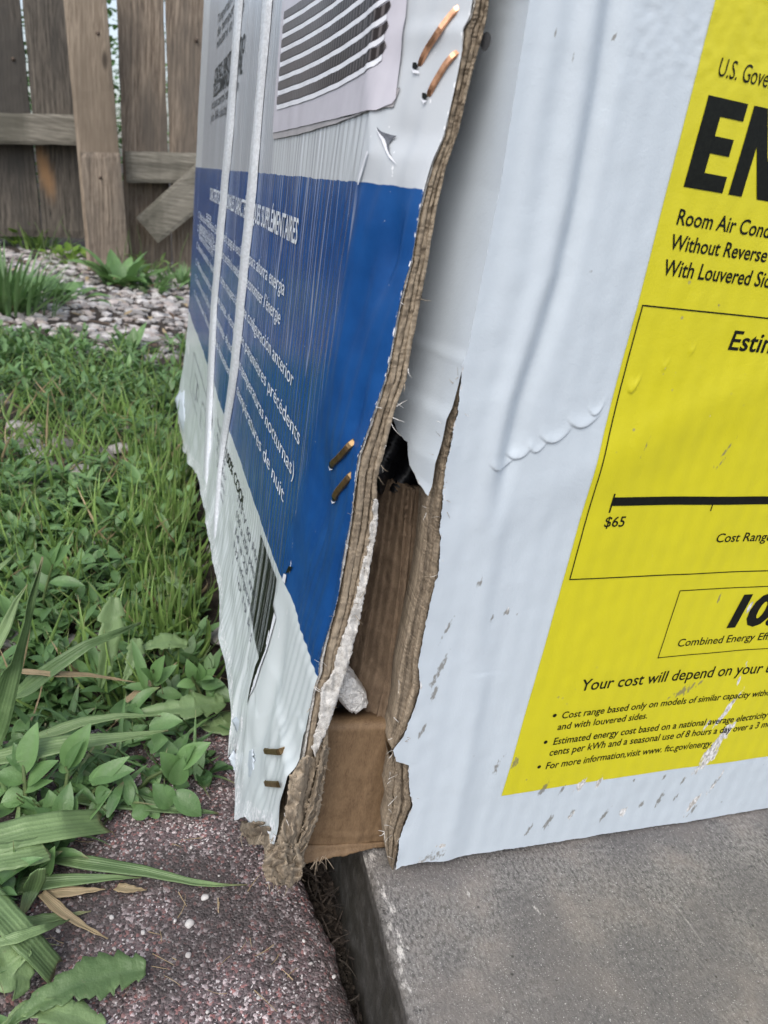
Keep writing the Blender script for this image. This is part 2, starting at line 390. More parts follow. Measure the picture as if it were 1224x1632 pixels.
# small black copy on the grey field
def up_line(body, p0, p1, cap, bold=0, mi=1):
    a = hitS(*p0); b = hitS(*p1); side_line(body, a[1], b[1], .5 * (a[2] + b[2]), cap, mi, bold)
up_line('CONTROL REMOTO INCLUIDO', (342, 123), (389, 97), .0105, .02)
up_line('TÉLÉCOMMANDE SANS FIL', (340, 148), (386, 127), .0105, .02)
up_line('Incluye control remoto con', (337, 171), (380, 150), .0075, 0, 1)
up_line('(pilas AAA incluidas) / piles', (336, 190), (372, 182), .0075, 0, 1)
up_line('Temperatura digital con', (349, 18), (395, -12), .0075, 0, 1)
up_line('de temporizador', (348, 44), (392, 10), .0075, 0, 1)
up_line('minuterie et lecture', (346, 65), (388, 38), .0075, 0, 1)
# lower white field: bold line, fine print, diagram frame, barcode
up_line('100% COOL', (362, 728), (389, 812), .0065, .02, 1)
for i in range(6):
    p0 = hitS(352, 690 + i * 24); 
    side_line(['Manual en español', 'Mode d’emploi', 'Para uso interior', 'Usage intérieur', 'Hecho para ventana', 'Pour fenêtre'][i], p0[1] + .02, p0[1] - .045 , .135 - i * .0078, .0042, 3)
for i in range(5):
    side_line(['115 V 60 Hz', '150 a 250 pies²', '14 a 23 m²', 'R32 refrigerante', 'Peso 19 kg'][i], .215 - i * .004, .13 - i * .004, .128 - i * .009, .0048, 3)
def frame_yz(y0, y1, z0, z1, w_, mi):
    for (a, b, c_, d) in ((-y0, z0, -y1, z0 + w_), (-y0, z1 - w_, -y1, z1), (-y0, z0 + w_, -y0 + 2.5 * w_, z1 - w_), (-y1 - 2.5 * w_, z0 + w_, -y1, z1 - w_)):
        put_poly(M, [(a, b), (c_, b), (c_, d), (a, d)], sideS(INK), mi, .012)
frame_yz(.62, .40, .088, .128, .0008, 3)
for q in ((.58, .095, .02, .02), (.54, .1, .012, .014), (.47, .094, .02, .022)):
    frame_yz(q[0], q[0] - q[2] * 2, q[1], q[1] + q[3], .0008, 3)
by0, by1 = hitS(411, 900)[1], hitS(434, 955)[1] - .002
yy = by0; rb = random.Random(5)
while yy > by1:
    w_ = rb.choice([.0006, .0006, .0012, .0018]) * 1.2
    put_poly(M, [(-yy, .098 + .004 * (yy - by1) / (by0 - by1)), (-yy + w_, .098), (-yy + w_, .1465), (-yy, .1465)], sideS(INK), 1, .01)
    yy -= w_ + rb.choice([.0005, .0008, .0014])
# printed picture of the air conditioner front: body, slats and dark slots with fins
def px_poly(M, pts, off, mi, step=.004):
    off *= 2; step = .0025
    q = [hitS(*p) for p in pts]; put_poly(M, [(-p[1], p[2]) for p in q], sideS(off), mi, step)
px_poly(M, [(437, 213), (455, 205), (500, 197), (560, 186), (628, 171), (640, 140), (632, 160), (600, 176), (540, 196), (480, 214), (438, 222)], .0003, 6)
px_poly(M, [(458, -60), (438, 212), (480, 203), (540, 189), (600, 176), (628, 166), (634, 158), (640, 120), (652, 0), (655, -60)], .00045, 4)
slots = [((445.5, 155), (445, 167), (615, 83), (622, 62)), ]
for i in range(9):
    # each slot: lower-left, rising to the right with a rounded end
    yl = 167 - i * 22.5; xl = 445.3 + i * 2.05
    yr = 84 - i * 33.0 * .98; xr = 617 + i * 3.2
    def low(t):  return (xl + (xr - xl) * t, yl + (yr - yl) * t + 15 * math.sin(math.pi * t) * .75)
    def high(t): return (xl + 1 + (xr + 3 - xl) * t, yl - 12 + (yr - 19 - yl + 12) * t + 11 * math.sin(math.pi * t) * .75)
    A = [low(t) for t in np.linspace(0, .985, 12)]; B = [high(t) for t in np.linspace(.99, 0, 12)]
    mid = [(xr + 5, (A[-1][1] + B[0][1]) / 2 - 2)]
    if min(p[1] for p in A + B) < -140: continue
    px_poly(M, A + mid + B, .0006, 5, .02)
    # light lip below every slot
    px_poly(M, [(p[0], p[1] + 1.5) for p in A] + [(p[0], p[1] + 8.5 + 2 * k / 12) for k, p in reversed(list(enumerate(A)))], .0006, 7, .02)
for pl, mi_ in (([(602, 202), (609, 210), (619, 214), (629, 216), (621, 221), (616, 228), (618, 240), (624, 251), (614, 236), (611, 220), (604, 209)], 3), ([(600, 203), (604, 209), (611, 221), (614, 237), (624, 252), (630, 262), (621, 253), (611, 238), (607, 222)], 7),
    ([(587, 240), (589, 243), (582, 262), (577, 280), (571, 296), (574, 278), (580, 258)], 7), ([(434, 956), (438, 975), (433, 1000), (425, 1035), (415, 1065), (409, 1095), (403, 1124), (406, 1095), (411, 1062), (420, 1035), (427, 1000), (431, 978)], 1), ([(438, 976), (440, 984), (434, 1008), (427, 1036), (418, 1064), (411, 1098), (412, 1080), (415, 1065), (425, 1035), (433, 1000)], 7),
    ([(430, 1004), (432, 1009), (427, 1030), (424, 1034)], 7), ([(412, 1074), (415, 1078), (409, 1102), (406, 1108)], 7),
    ([(458, 902), (462, 904), (458, 912), (454, 914)], 1), ([(452, 914), (455, 916), (453, 930), (450, 924)], 7),
    ([(660, 100), (667, 100), (671, 107), (667, 112), (660, 109)], 1), ([(657, 108), (662, 112), (670, 113), (673, 118), (662, 117)], 7), ([(675, 148), (682, 149), (686, 155), (681, 160), (675, 156)], 1), ([(672, 156), (677, 160), (685, 161), (678, 166)], 7),
    ([(520, 736), (527, 736), (531, 743), (526, 747), (519, 743)], 1), ([(516, 742), (521, 746), (529, 748), (520, 750)], 7), ([(527, 790), (533, 790), (535, 797), (529, 799)], 1), ([(524, 796), (530, 800), (536, 800), (528, 803)], 7),
    ):
    px_poly(M, pl, INK, mi_)
SIDE = M.build('side_panel', [M_SIDE, M_INK, M_WINK, M_INKG, M_ACBODY, M_ACDARK, M_ACSH, M_ACLIGHT], BOX)

# ---- front panel (white) with its rounded corner, and the flap that runs on behind the side panel
TORN_PX = [(846, -80), (844, 0), (797, 300), (745, 560), (736, 582), (736, 602), (732, 628), (730, 659), (722, 681), (722, 692), (717, 715), (712, 736), (709, 760), (707, 781), (704.5, 814), (701, 838), (702, 873), (698, 920), (694, 926), (683, 975), (673, 1024), (667, 1057), (670, 1096), (660, 1129), (644, 1171), (627, 1194), (632, 1212), (652, 1217), (652, 1246), (657, 1285), (650, 1300), (637, 1335), (634, 1360), (631, 1387)]
_t = sorted([(h[2], h[0]) for h in (hit(*p, 1, 0) for p in TORN_PX)])
XT = (np.array([q[0] for q in _t]), np.array([q[1] for q in _t]))
def xtorn(z):
    x = interp(z, XT)
    if z < .262: x += .0005 * nz(z * 420, 1, 0) + .0003 * nz(z * 1500, 4, 0)
    return x
BOTF = [(628, 1389), (640, 1380), (665, 1374), (700, 1370), (780, 1357), (870, 1345), (1000, 1325), (1080, 1313), (1224, 1288)]
_t2 = sorted([(h[0], h[2]) for h in (hit(*p, 1, 0) for p in BOTF)]); XB = (np.array([q[0] for q in _t2]), np.array([q[1] for q in _t2]))
def fpx(px, py): p = hit(px, py, 1, 0); return p[0], p[2]
CR1 = [fpx(*p) for p in ((970, -60), (960, 0), (935, 160), (905, 330), (880, 440), (850, 540), (818, 640), (800, 720))]
CR2 = [fpx(*p) for p in ((900, -60), (878, 80), (855, 210), (840, 330), (820, 450))]
CR3 = [fpx(*p) for p in ((790, 820), (770, 930), (760, 1050), (745, 1200), (720, 1340))]
_cz = [tuple(np.array(sorted([(b, a) for a, b in c])).T) for c in (CR1, CR2, CR3)]
LENS = [(*fpx(px, py), w_ * .72 * .2 / 1150 / 2, hgt, amp) for px, py, w_, hgt, amp in ((800, 742, 58, .0042, 1.1), (826, 726, 50, .004, 1.1), (855, 714, 40, .003, .8), (882, 698, 60, .0042, 1.2), (928, 674, 64, .0045, 1.2), (948, 654, 34, .003, .8), (1006, 618, 26, .003, .9), (1010, 610, 20, .002, .7), (1057, 582, 18, .002, .7), (1102, 556, 16, .002, .6))]
LT = np.tan(.28)
def front_d(x, z):
    """outward (towards -y) displacement"""
    d = 0
    for k, (zz, xx) in enumerate(_cz):
        if zz[0] - .03 < z < zz[-1] + .03:
            e = x - float(np.interp(z, zz, xx)); f = min(1, (z - zz[0] + .03) / .03, (zz[-1] + .03 - z) / .03)
            if k == 0: d += f * .0019 * math.exp(-((e + .003) / .004) ** 2) - f * .0021 * math.exp(-((e - .0035) / .0032) ** 2)
            elif k == 1: d += f * .0007 * math.exp(-(e / .004) ** 2)
            else: d += f * .0007 * math.exp(-(e / .005) ** 2) - f * .0004 * math.exp(-((e - .009) / .005) ** 2)
    for (a, b, w_, h_, amp) in LENS:
        u = (x - a) / w_
        if abs(u) < 1.6:
            v = (z - (b - .0016 * (1 - u * u) + u * w_ * LT * .7)) / h_
            if v > -.6:
                prof = (1 - math.exp(-((v + .05) / .07) ** 2)) * math.exp(-max(0, v) ** 2 * 1.6) if v > -.05 else 0
                d += amp * .0007 * prof * max(0, 1 - (u / 1.6) ** 2)
    # broad pressed band running up to the right, and a soft hollow over it
    s_ = (z - .235) - (x - .055) * .55
    d += .0010 * math.exp(-(s_ / .012) ** 2) * math.exp(-((x - .07) / .06) ** 2)
    d += .0009 * nz(x * 11, 7, z * 8) + .00045 * nz(x * 38, 2, z * 24) + .00012 * nz(x * 160, 2, z * 120)
    d += .0006 * math.exp(-((x - .03) / .006) ** 2) * (1 if z < .15 else 0) * math.exp(-((z - .1) / .05) ** 2)
    if z > .345 and x > .03: d += .00022 * nz(x * 330, 3, z * 520) * min(1, (z - .345) / .01)
    return d
FB = []
for (px, py, ru, rv, dd, ss, rot) in [
    (866, 1257, .0012, .004, .85, .1, -.35), (896, 1259, .0008, .003, .8, .1, -.35), (925, 1252, .0018, .0042, .3, .85, -.3), (955, 1248, .0014, .003, .3, .85, -.3), (843, 1322, .0012, .004, .65, 0, -.35), (874, 1310, .0013, .0048, .75, .2, -.35), (911, 1299, .0014, .0035, .6, .6, -.3), (965, 1299, .0009, .0038, .9, .1, -.4), (994, 1295, .002, .003, .55, .7, -.4),
    (1023, 1284, .0011, .0024, .85, .1, -.3), (1052, 1277, .001, .0048, .85, .1, -.2), (1078, 1273, .0008, .003, .8, .1, -.3), (1106, 1280, .0017, .006, .5, .85, -.4), (1140, 1248, .0015, .007, .55, .5, -.35), (1104, 1292, .0012, .004, .7, .4, -.4), (1145, 1180, .0022, .012, .2, .98, -.42), (1160, 1130, .0012, .009, .15, .95, -.4), (1128, 1210, .003, .009, .2, .85, -.5), (1128, 1153, .0008, .003, .1, .85, -.3), (1178, 1085, .0006, .003, .1, .85, 0), (1190, 1060, .0005, .003, .1, .85, 0),
    (1195, 970, .001, .003, .2, .85, -.2), (1147, 955, .0007, .003, .75, 0, 0), (1088, 1103, .0022, .004, .62, 0, -.6), (1100, 1098, .0012, .004, .62, 0, -.6), (1115, 1090, .0008, .004, .6, 0, -.6), (1070, 1110, .001, .003, .55, 0, -.6), (790, 1222, .002, .006, .55, 0, -.3), (820, 1212, .0014, .003, .75, 0, -.3), (809, 974, .0011, .0024, .7, .3, -.4), (784, 985, .0008, .002, .55, 0, -.4), (824, 978, .0006, .001, .75, 0, 0), (888, 1110, .0006, .001, .6, 0, 0), (700, 1070, .0012, .008, .75, .3, -.3), (712, 1005, .0006, .006, .65, 0, -.3), (672, 1165, .0008, .004, .75, 0, -.3), (692, 1105, .001, .004, .8, 0, -.2), (765, 925, .0012, .003, .5, .1, -.3), (690, 1362, .006, .003, .6, .3, .3), (700, 1345, .002, .0012, .1, .8, 0), (670, 1372, .003, .003, .5, .4, 0),
    (1160, 715, .0006, .0045, .72, 0, -.5), (1152, 735, .0006, .003, .7, 0, -.5), (1140, 745, .001, .001, .55, 0, -.5), (1022, 715, .0006, .005, .5, 0, -.15), (1145, 488, .0006, .0014, .6, 0, .6), (883, 55, .0004, .0013, .8, 0, -.2), (982, 58, .0003, .001, .85, 0, -.4), (911, 90, .0004, .001, .7, 0, 0), (838, 1240, .0012, .0018, .5, 0, 0), (930, 1140, .0012, .001, .45, 0, 0), (940, 435, .0016, .0008, .5, 0, .4), (1090, 1245, .001, .003, .7, .3, -.4), (1060, 1240, .0008, .0024, .75, .2, -.4), (1010, 1245, .0008, .0015, .7, .2, -.4)]:
    a, b = fpx(px, py); FB.append((a, b, ru, rv, dd, ss, rot))
def fwear(x, z):
    d, s_ = blot(FB, x, z, 1.3); d = min(1, d * 1.15); return (d, s_, 0, 1)
M = MB()
zr = np.r_[np.linspace(0, .318, 170), np.linspace(.319, .405, 130), np.linspace(.407, .62, 120), np.linspace(.624, 1, 45)]
xs = np.r_[np.linspace(0, .32, 160), np.linspace(.323, 1, 140), 1 + np.linspace(.012, 1, 40)]      # 0..1 -> torn edge..x=.235 ; 1..2 -> .235...47
XR = .47
P = []; Wr = []
TOPF = .56
z_slit = hit(738, 578, 1, 0)[2]
zz_ = []
for t in zr:
    r = []; w = []
    for q in xs:
        zc = .05 + (TOPF - .05) * t
        x0 = xtorn(zc); x = x0 + (.235 - x0) * q if q <= 1 else .235 + (XR - .235) * (q - 1)
        zb = interp(x, XB) + .0005 * nz(x * 120, 1, 3) + .0003 * nz(x * 500, 1, 3)
        z = zc + (zb - .05) * (1 - t) ** 6
        ed = x - x0
        dd = front_d(x, z) * min(1, .25 + ed / .006)
        if z < z_slit and ed < .004: dd += .0007 * nz(z * 90, 3, 8) * (1 - ed / .004)
        wq = fwear(x, z)
        if z < z_slit and ed < .0009: wq = (wq[0], max(wq[1], .36), 0, 1)
        r.append((x, -dd, z)); w.append(wq)
    P.append(r); Wr.append(w); zz_.append(.05 + (TOPF - .05) * t)
M.grid(P, 0, Wr)
# corner bend + flap
FL_R = [(736, 586), (733, 593), (726, 622), (719, 648), (710, 666), (703, 701), (697, 722), (692, 736), (687, 772), (681, 787)]
_r = sorted([(h[2], h[0]) for h in (hit(*p, 1, .001) for p in FL_R)]); XFR = (np.array([q[0] for q in _r]), np.array([q[1] for q in _r]))
FL_B = [(560, 540), (600, 640), (626, 670), (637, 690), (641, 699), (650, 704), (648, 714), (655, 743), (659, 756), (668, 770), (674, 777), (681, 787)]
def bend(u, z):
    """u=0 at the torn/bend line, u=1 at the inner edge behind the side panel, >1 runs on inside"""
    e0 = xtorn(max(z, z_slit)); k_ = min(1, max(0, (z_slit - z) / .006)); xe = e0 + (interp(z, XFR) - e0) * k_
    xi = interp(z, XI) + .0005
    a = max(.004, xe - xi)
    if u <= 1:
        th = u * math.pi / 2
        p = np.array([xe - a * (.85 * u + .15 * math.sin(th)), .062 * (.8 * u + .2 * (1 - math.cos(th))), z])
    else: p = np.array([xi - .006 * (u - 1), .062 + .03 * (u - 1), z])
    k = min(1, u / .15)
    p[0] -= k * (.0006 * nz(u * 3, 1, z * 30)); p[1] += k * .0006 * nz(u * 4, 5, z * 25)
    return p
# the torn lower end of the flap, as (u, z)
def proj(p):
    q = np.array(p) - CAM; z = q @ CF; return np.array([612 + F * (q @ CR) / z, 816 - F * (q @ CU) / z])
def on_bend(q):
    best = None
    for u in np.linspace(0, 1.15, 47):
        lo, hi_ = .18, .34
        for _ in range(16):
            m_ = (lo + hi_) / 2
            if proj(bend(u, m_))[1] > q[1]: lo = m_
            else: hi_ = m_
        e = abs(proj(bend(u, lo))[0] - q[0])
        if best is None or e < best[0]: best = (e, u, lo)
    return best[1:]
FTAB = sorted(on_bend(q) for q in [(618, 655), (626, 670), (637, 690), (641, 699), (650, 706), (649, 716), (655, 743), (659, 756), (668, 770), (674, 777), (680, 788)])
FTAB = [(-.1, FTAB[0][1])] + FTAB + [(2, FTAB[-1][1] + .01)]
def flap_low(u):
    tab = FTAB
    return float(np.interp(u, [a for a, b in tab], [b for a, b in tab])) + .0009 * nz(u * 14, 2, 1) + .0005 * nz(u * 50, 2, 6)
us = np.r_[np.linspace(0, 1, 36), np.linspace(1.1, 2, 8)]
k0 = next(i for i, z in enumerate(zz_) if z > z_slit)
P = []; Wr = []
for i in range(k0, len(zz_)):        # joined to the front panel
    P.append([(P0 if False else bend(u, zz_[i])) for u in us[::-1]]); P[-1][-1] = np.array([xtorn(zz_[i]), M.v[i * len(xs)][1], zz_[i]])
    Wr.append([(0, 0, 0, 1)] * len(us))
M.grid(P, 0, Wr)
P2 = []; W2 = []
for j in np.linspace(0, 1, 40):      # free, torn lower end
    r = []
    for u in us[::-1]:
        lo = min(flap_low(u), zz_[k0] - .002); r.append(bend(u, lo + (zz_[k0] - lo) * j))
    P2.append(r); W2.append([(0, .42 if j < .02 else 0, 0, 1)] * len(us))
P2[-1] = [p.copy() for p in P[0]]
M.grid(P2, 0, W2)
FRONT = M.build('front_panel', [M_WHITE, M_BLACK], BOX, weld=1e-6)

# ---- yellow energy label printed on the front panel
M = MB()
def frontS(off): return lambda a, b: np.array([a, -front_d(a, b) - off, b])
LZ0 = .0845
def xl_edge(z): return float(np.interp(z, [.084, .19, .29, .372], [.0516, .0545, .0553, .0543]))
P = []; Wr = []
lx = np.r_[np.linspace(0, .3, 110), np.linspace(.303, 1, 120), 1 + np.linspace(.02, 1, 20)]
for z in np.r_[np.linspace(LZ0, .21, 120), np.linspace(.2104, .262, 110), np.linspace(.2628, .385, 110), np.linspace(.39, .43, 8)]:
    r = []; w = []
    for q in lx:
        x0 = xl_edge(z); x = x0 + (.235 - x0) * q if q <= 1 else .235 + .02 * (q - 1)
        zz = z
        r.append(frontS(.00022)(x, zz)); w.append(fwear(x, zz))
    P.append(r); Wr.append(w)
M.grid(P, 0, Wr)
TI = .0004
def lab(body, bl, tl, prefix, endx, bold=0., slant=0.02, mi=1):
    a = hit(*bl, 1, -.0004); t = hit(*tl, 1, -.0004); h = t[2] - a[2]
    # end of the prefix: same height as the start, at photo column endx
    d0 = 0; e = None
    lo, hi_ = a[0], a[0] + .2
    for _ in range(40):
        mth = (lo + hi_) / 2; v = np.array([mth, -.0004, a[2]]) - CAM; zc = v @ CF; ux = 612 + F * (v @ CR) / zc
        if ux < endx: lo = mth
        else: hi_ = mth
    sx = (lo - a[0]) / twidth(prefix, bold)
    put_text(M, body, frontS(TI), a[0], a[2], sx, h / CAPH, mi, .004, bold, slant, fwear)
lab('U.S. Government', (1141, 120.4), (1147, 90.7), 'U.S. Gove', 1222, 0)
lab('Room Air Conditioner', (1075.6, 356.9), (1082.4, 332.5), 'Room Air Cond', 1226, .012)
lab('Without Reverse Cycle', (1066, 397), (1071, 373), 'Without Reverse', 1221, .012)
lab('With Louvered Sides', (1054.8, 437.8), (1060, 413), 'With Louvered Sid', 1226, .012)
lab('Estimated Yearly Energy Cost', (1159, 557), (1167, 527), 'Estim', 1236, .014, .08)
lab('$65', (960, 839), (967, 822.7), '$65', 993, .008)
lab('Cost Range of Similar Models', (1140, 865), (1144, 851), 'Cost Rang', 1222, .008)
lab('10.9', (1150, 999.7), (1157, 954), '10', 1222, .05, .16)
lab('Combined Energy Efficiency Ratio', (1079, 1031.7), (1085, 1019.7), 'Combined Energy', 1203, .006)
lab('Your cost will depend on your utility rates and use.', (924, 1101), (929, 1083), 'Your cost will depend on your', 1213, .008)
lab('Cost range based only on models of similar capacity without reverse', (893.5, 1144.8), (898, 1134), 'Cost range based only on models of similar capacity', 1194, .01)
lab('and with louvered sides.', (887, 1163), (890, 1152.5), 'and with louvered sides.', 1032, .01)
lab('Estimated energy cost based on a national average electricity cost', (879.7, 1186.5), (883.5, 1175.5), 'Estimated energy cost based on a national average', 1168, .01)
lab('cents per kWh and a seasonal use of 8 hours a day over a 3 month', (873.6, 1204), (877, 1193), 'cents per kWh and a seasonal use of 8 hours a day over a 3', 1208, .01)
lab('For more information,visit www. ftc.gov/energy.', (868, 1225.4), (872, 1214.5), 'For more information,visit www. ftc.gov/energy.', 1134, .01)
for bx, by in ((882.6, 1138.3), (868, 1180.4), (858, 1220.3)):
    a, b = fpx(bx, by); put_poly(M, [(a + .0009 * math.cos(k * math.pi / 8), b + .0009 * math.sin(k * math.pi / 8)) for k in range(16)], frontS(TI), 1)
def rect(a, b, c_, d): put_poly(M, [(a, b), (c_, b), (c_, d), (a, d)], frontS(TI), 1, .004, fwear)
fx0, fz1 = fpx(1023, 485); fx1, fz0 = fpx(905, 923.5); fx0 = (fx0 + fx1) / 2
rect(fx0, fz1 - .00045, .25, fz1); rect(fx0, fz0, .25, fz0 + .00045); rect(fx0, fz0 + .00045, fx0 + .00045, fz1 - .00045)
bx_, bz1 = fpx(977, 790.8); _, bz0 = fpx(972, 804.6)
rect(bx_, bz0, .24, bz1); a, b = fpx(969, 815.5); rect(bx_ - .0007, b, bx_, bz1 + .0014)
a, b = fpx(1131, 814); rect(a, b, a + .0005, bz0)
sx0, sz0 = fpx(1047.3, 1048.7); _, sz1 = fpx(1084, 941)
rect(sx0, sz0, .25, sz0 + .0004); rect(sx0, sz1 - .0004, .25, sz1); rect(sx0, sz0 + .0004, sx0 + .0004, sz1 - .0004)
# heavy title letters
eL, eT = fpx(1127.6, 151.7); eb, eB = fpx(1087.5, 297.4); eR = fpx(1192.5, 162)[0]
eL = (eL + eb) / 2; Hh = eT - eB; wd = eR - eL; st = wd * .40; bar = Hh * .185
def heavy(poly, ox): put_poly(M, [(ox + a * wd, eB + b * Hh) for a, b in poly], frontS(TI), 1, .004, fwear)
EE = [(0, 0), (1, 0), (1, .19), (.41, .19), (.41, .41), (.90, .41), (.90, .60), (.41, .60), (.41, .81), (1, .81), (1, 1), (0, 1)]
NNn = [(0, 0), (.36, 0), (.36, .58), (.78, 0), (1.12, 0), (1.12, 1), (.76, 1), (.76, .44), (.36, 1), (0, 1)]
heavy(EE, eL); nL = (fpx(1202, 165)[0] + fpx(1160, 310)[0]) / 2; heavy(NNn, nL); heavy(EE, nL + 1.26 * wd)
put_text(M, 'RGYGUIDE', frontS(TI), nL + 2.4 * wd, eB, Hh / CAPH * .8, Hh / CAPH, 1, .004, .05)
LABEL = M.build('energy_label', [M_YELLOW, M_INK], BOX)
tag(LABEL, 'bright yellow energy label with black lettering, scuffed along its bottom edge')

# ---- torn layered edge of the side panel
def strip_px(M, Lp, Rp, yL, yR, rows, cols, mi=0, amp=.0005, fr=120, bulge=0, jag=0, dark=0, white=0, seed=0, back=None):
    A = resample(Lp, rows); B = resample(Rp, rows); P = []; Wr = []
    for i in range(rows):
        t = i / (rows - 1); r = []; w = []
        for j in range(cols):
            c_ = j / (cols - 1); q = A[i] + (B[i] - A[i]) * c_
            ya = yL[0] + (yL[1] - yL[0]) * t; yb = yR[0] + (yR[1] - yR[0]) * t
            y = ya + (yb - ya) * c_ - bulge * math.sin(math.pi * c_)
            y += amp * nz(q[0] * .02 * fr / 60 + seed, t * rows * .12, seed * 3.1) + amp * .5 * nz(q[0] * .1, q[1] * .1, seed)
            p = hit(q[0] + (jag * nz(q[1] * .25, seed, j) if j in (0, cols - 1) else 0), q[1] + (jag * nz(q[0] * .25, seed, i) if i in (0, rows - 1) else 0), 1, y)
            r.append(p); w.append((dark, white, 0, 1))
        P.append(r); Wr.append(w)
    M.grid(P, mi, Wr); return P
def layer(M, f0, f1, y, rows, dark, seed, depth=.02, i0=0., i1=1., mi=0, amp=.0006, white=0):
    """one ply of the board seen on its torn end: front end plus the two sides running back into the wall"""
    A = resample(EO, 1400); B = resample(EI, 1400); a0 = int(i0 * 1399); a1 = int(i1 * 1399); rows = int(rows * 2.2)
    P = []; Wr = []
    for i in np.linspace(a0, a1, rows):
        k = int(i); q0, q1 = A[k], B[k]; wv = .07 * nz(q0[1] * .014, seed, 0) + .028 * nz(q0[1] * .07, seed, 5) + .03 * nz(q0[1] * .37, seed, 8)
        fa = f0 + wv; fb = f1 + .07 * nz(q0[1] * .014, seed + .4, 0) + .028 * nz(q0[1] * .08, seed + 4, 5) + .03 * nz(q0[1] * .41, seed + 2, 8)
        fa = min(1, max(0, fa)); fb = min(1, max(fa + .02, fb))
        jy = amp * nz(q0[1] * .06, seed, 2) + amp * .6 * nz(q0[1] * .3, seed, 3)
        pa = hit(*(q0 + (q1 - q0) * fa), 1, y + jy); pb = hit(*(q0 + (q1 - q0) * fb), 1, y + jy)
        m1 = pa * .7 + pb * .3; m2 = pa * .3 + pb * .7
        for m_ in (m1, m2): m_[1] -= .0001 + .0008 * nz(q0[1] * .07, seed, 9 + m_[0] * 900)
        D = np.array([.12 * depth, depth, 0])
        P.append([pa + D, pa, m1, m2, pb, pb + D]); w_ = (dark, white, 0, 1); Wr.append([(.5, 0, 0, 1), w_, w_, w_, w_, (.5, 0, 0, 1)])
    M.grid(P, mi, Wr)
EO = OUT_PX + [(443, 1318), (431, 1330), (429, 1352), (430, 1367), (418, 1386), (426, 1402), (436, 1408)]
EI = IN_PX + [(500, 1318), (493, 1338), (484, 1364), (482, 1387), (478, 1398), (468, 1407), (452, 1409)]
M = MB()
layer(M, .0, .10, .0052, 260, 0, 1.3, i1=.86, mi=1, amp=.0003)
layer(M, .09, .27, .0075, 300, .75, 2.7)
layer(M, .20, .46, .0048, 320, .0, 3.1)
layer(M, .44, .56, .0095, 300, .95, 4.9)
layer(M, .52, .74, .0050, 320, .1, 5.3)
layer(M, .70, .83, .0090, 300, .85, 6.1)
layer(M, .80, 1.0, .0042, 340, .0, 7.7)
EDGE = M.build('torn_edge', [M_KRAFT, M_LINER], SIDE)
tag(EDGE, 'ragged brown layered cardboard edge along the split')
M = MB()
strip_px(M, [(598, 795), (590, 845), (576, 915), (557, 985), (541, 1030), (531, 1072), (513, 1098), (507, 1150), (497, 1192)], [(603, 798), (601, 840), (594, 880), (584, 932), (573, 990), (561, 1040), (552, 1072), (541, 1105), (530, 1142), (503, 1206)], (.0036, .0030), (.0036, .0030), 170, 9, amp=.0014, fr=340, jag=3, seed=2.2)
LIN = M.build('peeled_liner', M_LINER, SIDE, solid=.0006, off=1); tag(LIN, 'whitish sliver of peeled liner paper')
# loose plies and shreds at the foot of the corner
M = MB()
def plies(M, L, R_, y0, y1, n, rows, cols, amp, seed, jag=4, sh=(3, 2)):
    for k in range(n):
        f = k / max(1, n - 1); L2 = [(p[0] + (q[0] - p[0]) * (.42 * f) + 2 * nz(p[1] * .05, seed, k), p[1] - sh[1] * k) for p, q in zip(L, R_)]
        R2 = [(q[0] - (q[0] - p[0]) * (.42 * (1 - f)) + 2 * nz(p[1] * .06, seed, k + 5), q[1] + sh[1] * k) for p, q in zip(L, R_)]
        strip_px(M, L2, R2, (y0 + .0016 * abs(k - .6), y1 + .0014 * abs(k - .6)), (y0 + .0016 * k, y1 + .0012 * k), rows, cols, amp=amp, fr=260, bulge=.0006, jag=jag, seed=seed + 1.7 * k, dark=.0 if k % 2 == 0 else .35)
plies(M, [(478, 1212), (462, 1236), (455, 1276), (452, 1314), (432, 1366)], [(503, 1206), (497, 1250), (488, 1290), (478, 1330), (456, 1392)], .0008, -.001, 3, 110, 16, .0022, 5.5)
plies(M, [(512, 1196), (503, 1240), (491, 1282), (480, 1325), (466, 1372)], [(525, 1188), (518, 1232), (512, 1270), (508, 1296), (488, 1350)], .0018, .0008, 3, 110, 14, .0020, 8.2)
plies(M, [(428, 1350), (417, 1384), (424, 1400), (436, 1409)], [(476, 1342), (485, 1372), (480, 1394), (466, 1409)], -.001, -.003, 3, 60, 30, .0028, 3.3, 6)
SH = M.build('torn_ply', M_KRAFT, SIDE, solid=.0007, off=1); tag(SH, 'crumpled brown cardboard shreds at the bottom corner')
M = MB()
strip_px(M, [(384, 1312), (382, 1322), (386, 1332), (398, 1338)], [(420, 1312), (438, 1318), (440, 1330), (432, 1343)], (.06, .058), (.02, .018), 26, 24, amp=.006, fr=200, bulge=.006, jag=3, seed=1.9, dark=.1)
strip_px(M, [(386, 1322), (390, 1330), (404, 1340)], [(425, 1318), (436, 1330), (436, 1345)], (.05, .045), (.012, .01), 20, 24, amp=.005, fr=220, bulge=-.003, jag=3, seed=6.9, dark=.45)
strip_px(M, [(404, 1264), (404, 1290), (403, 1302)], [(408, 1266), (422, 1292), (442, 1322)], (.055, .055), (.052, .012), 24, 12, amp=.001, fr=200, jag=1.5, seed=4.1)
CU_ = M.build('curled_flap', M_KRAFT, SIDE, solid=.0008, off=1); tag(CU_, 'rolled brown cardboard scrap under the white paper')
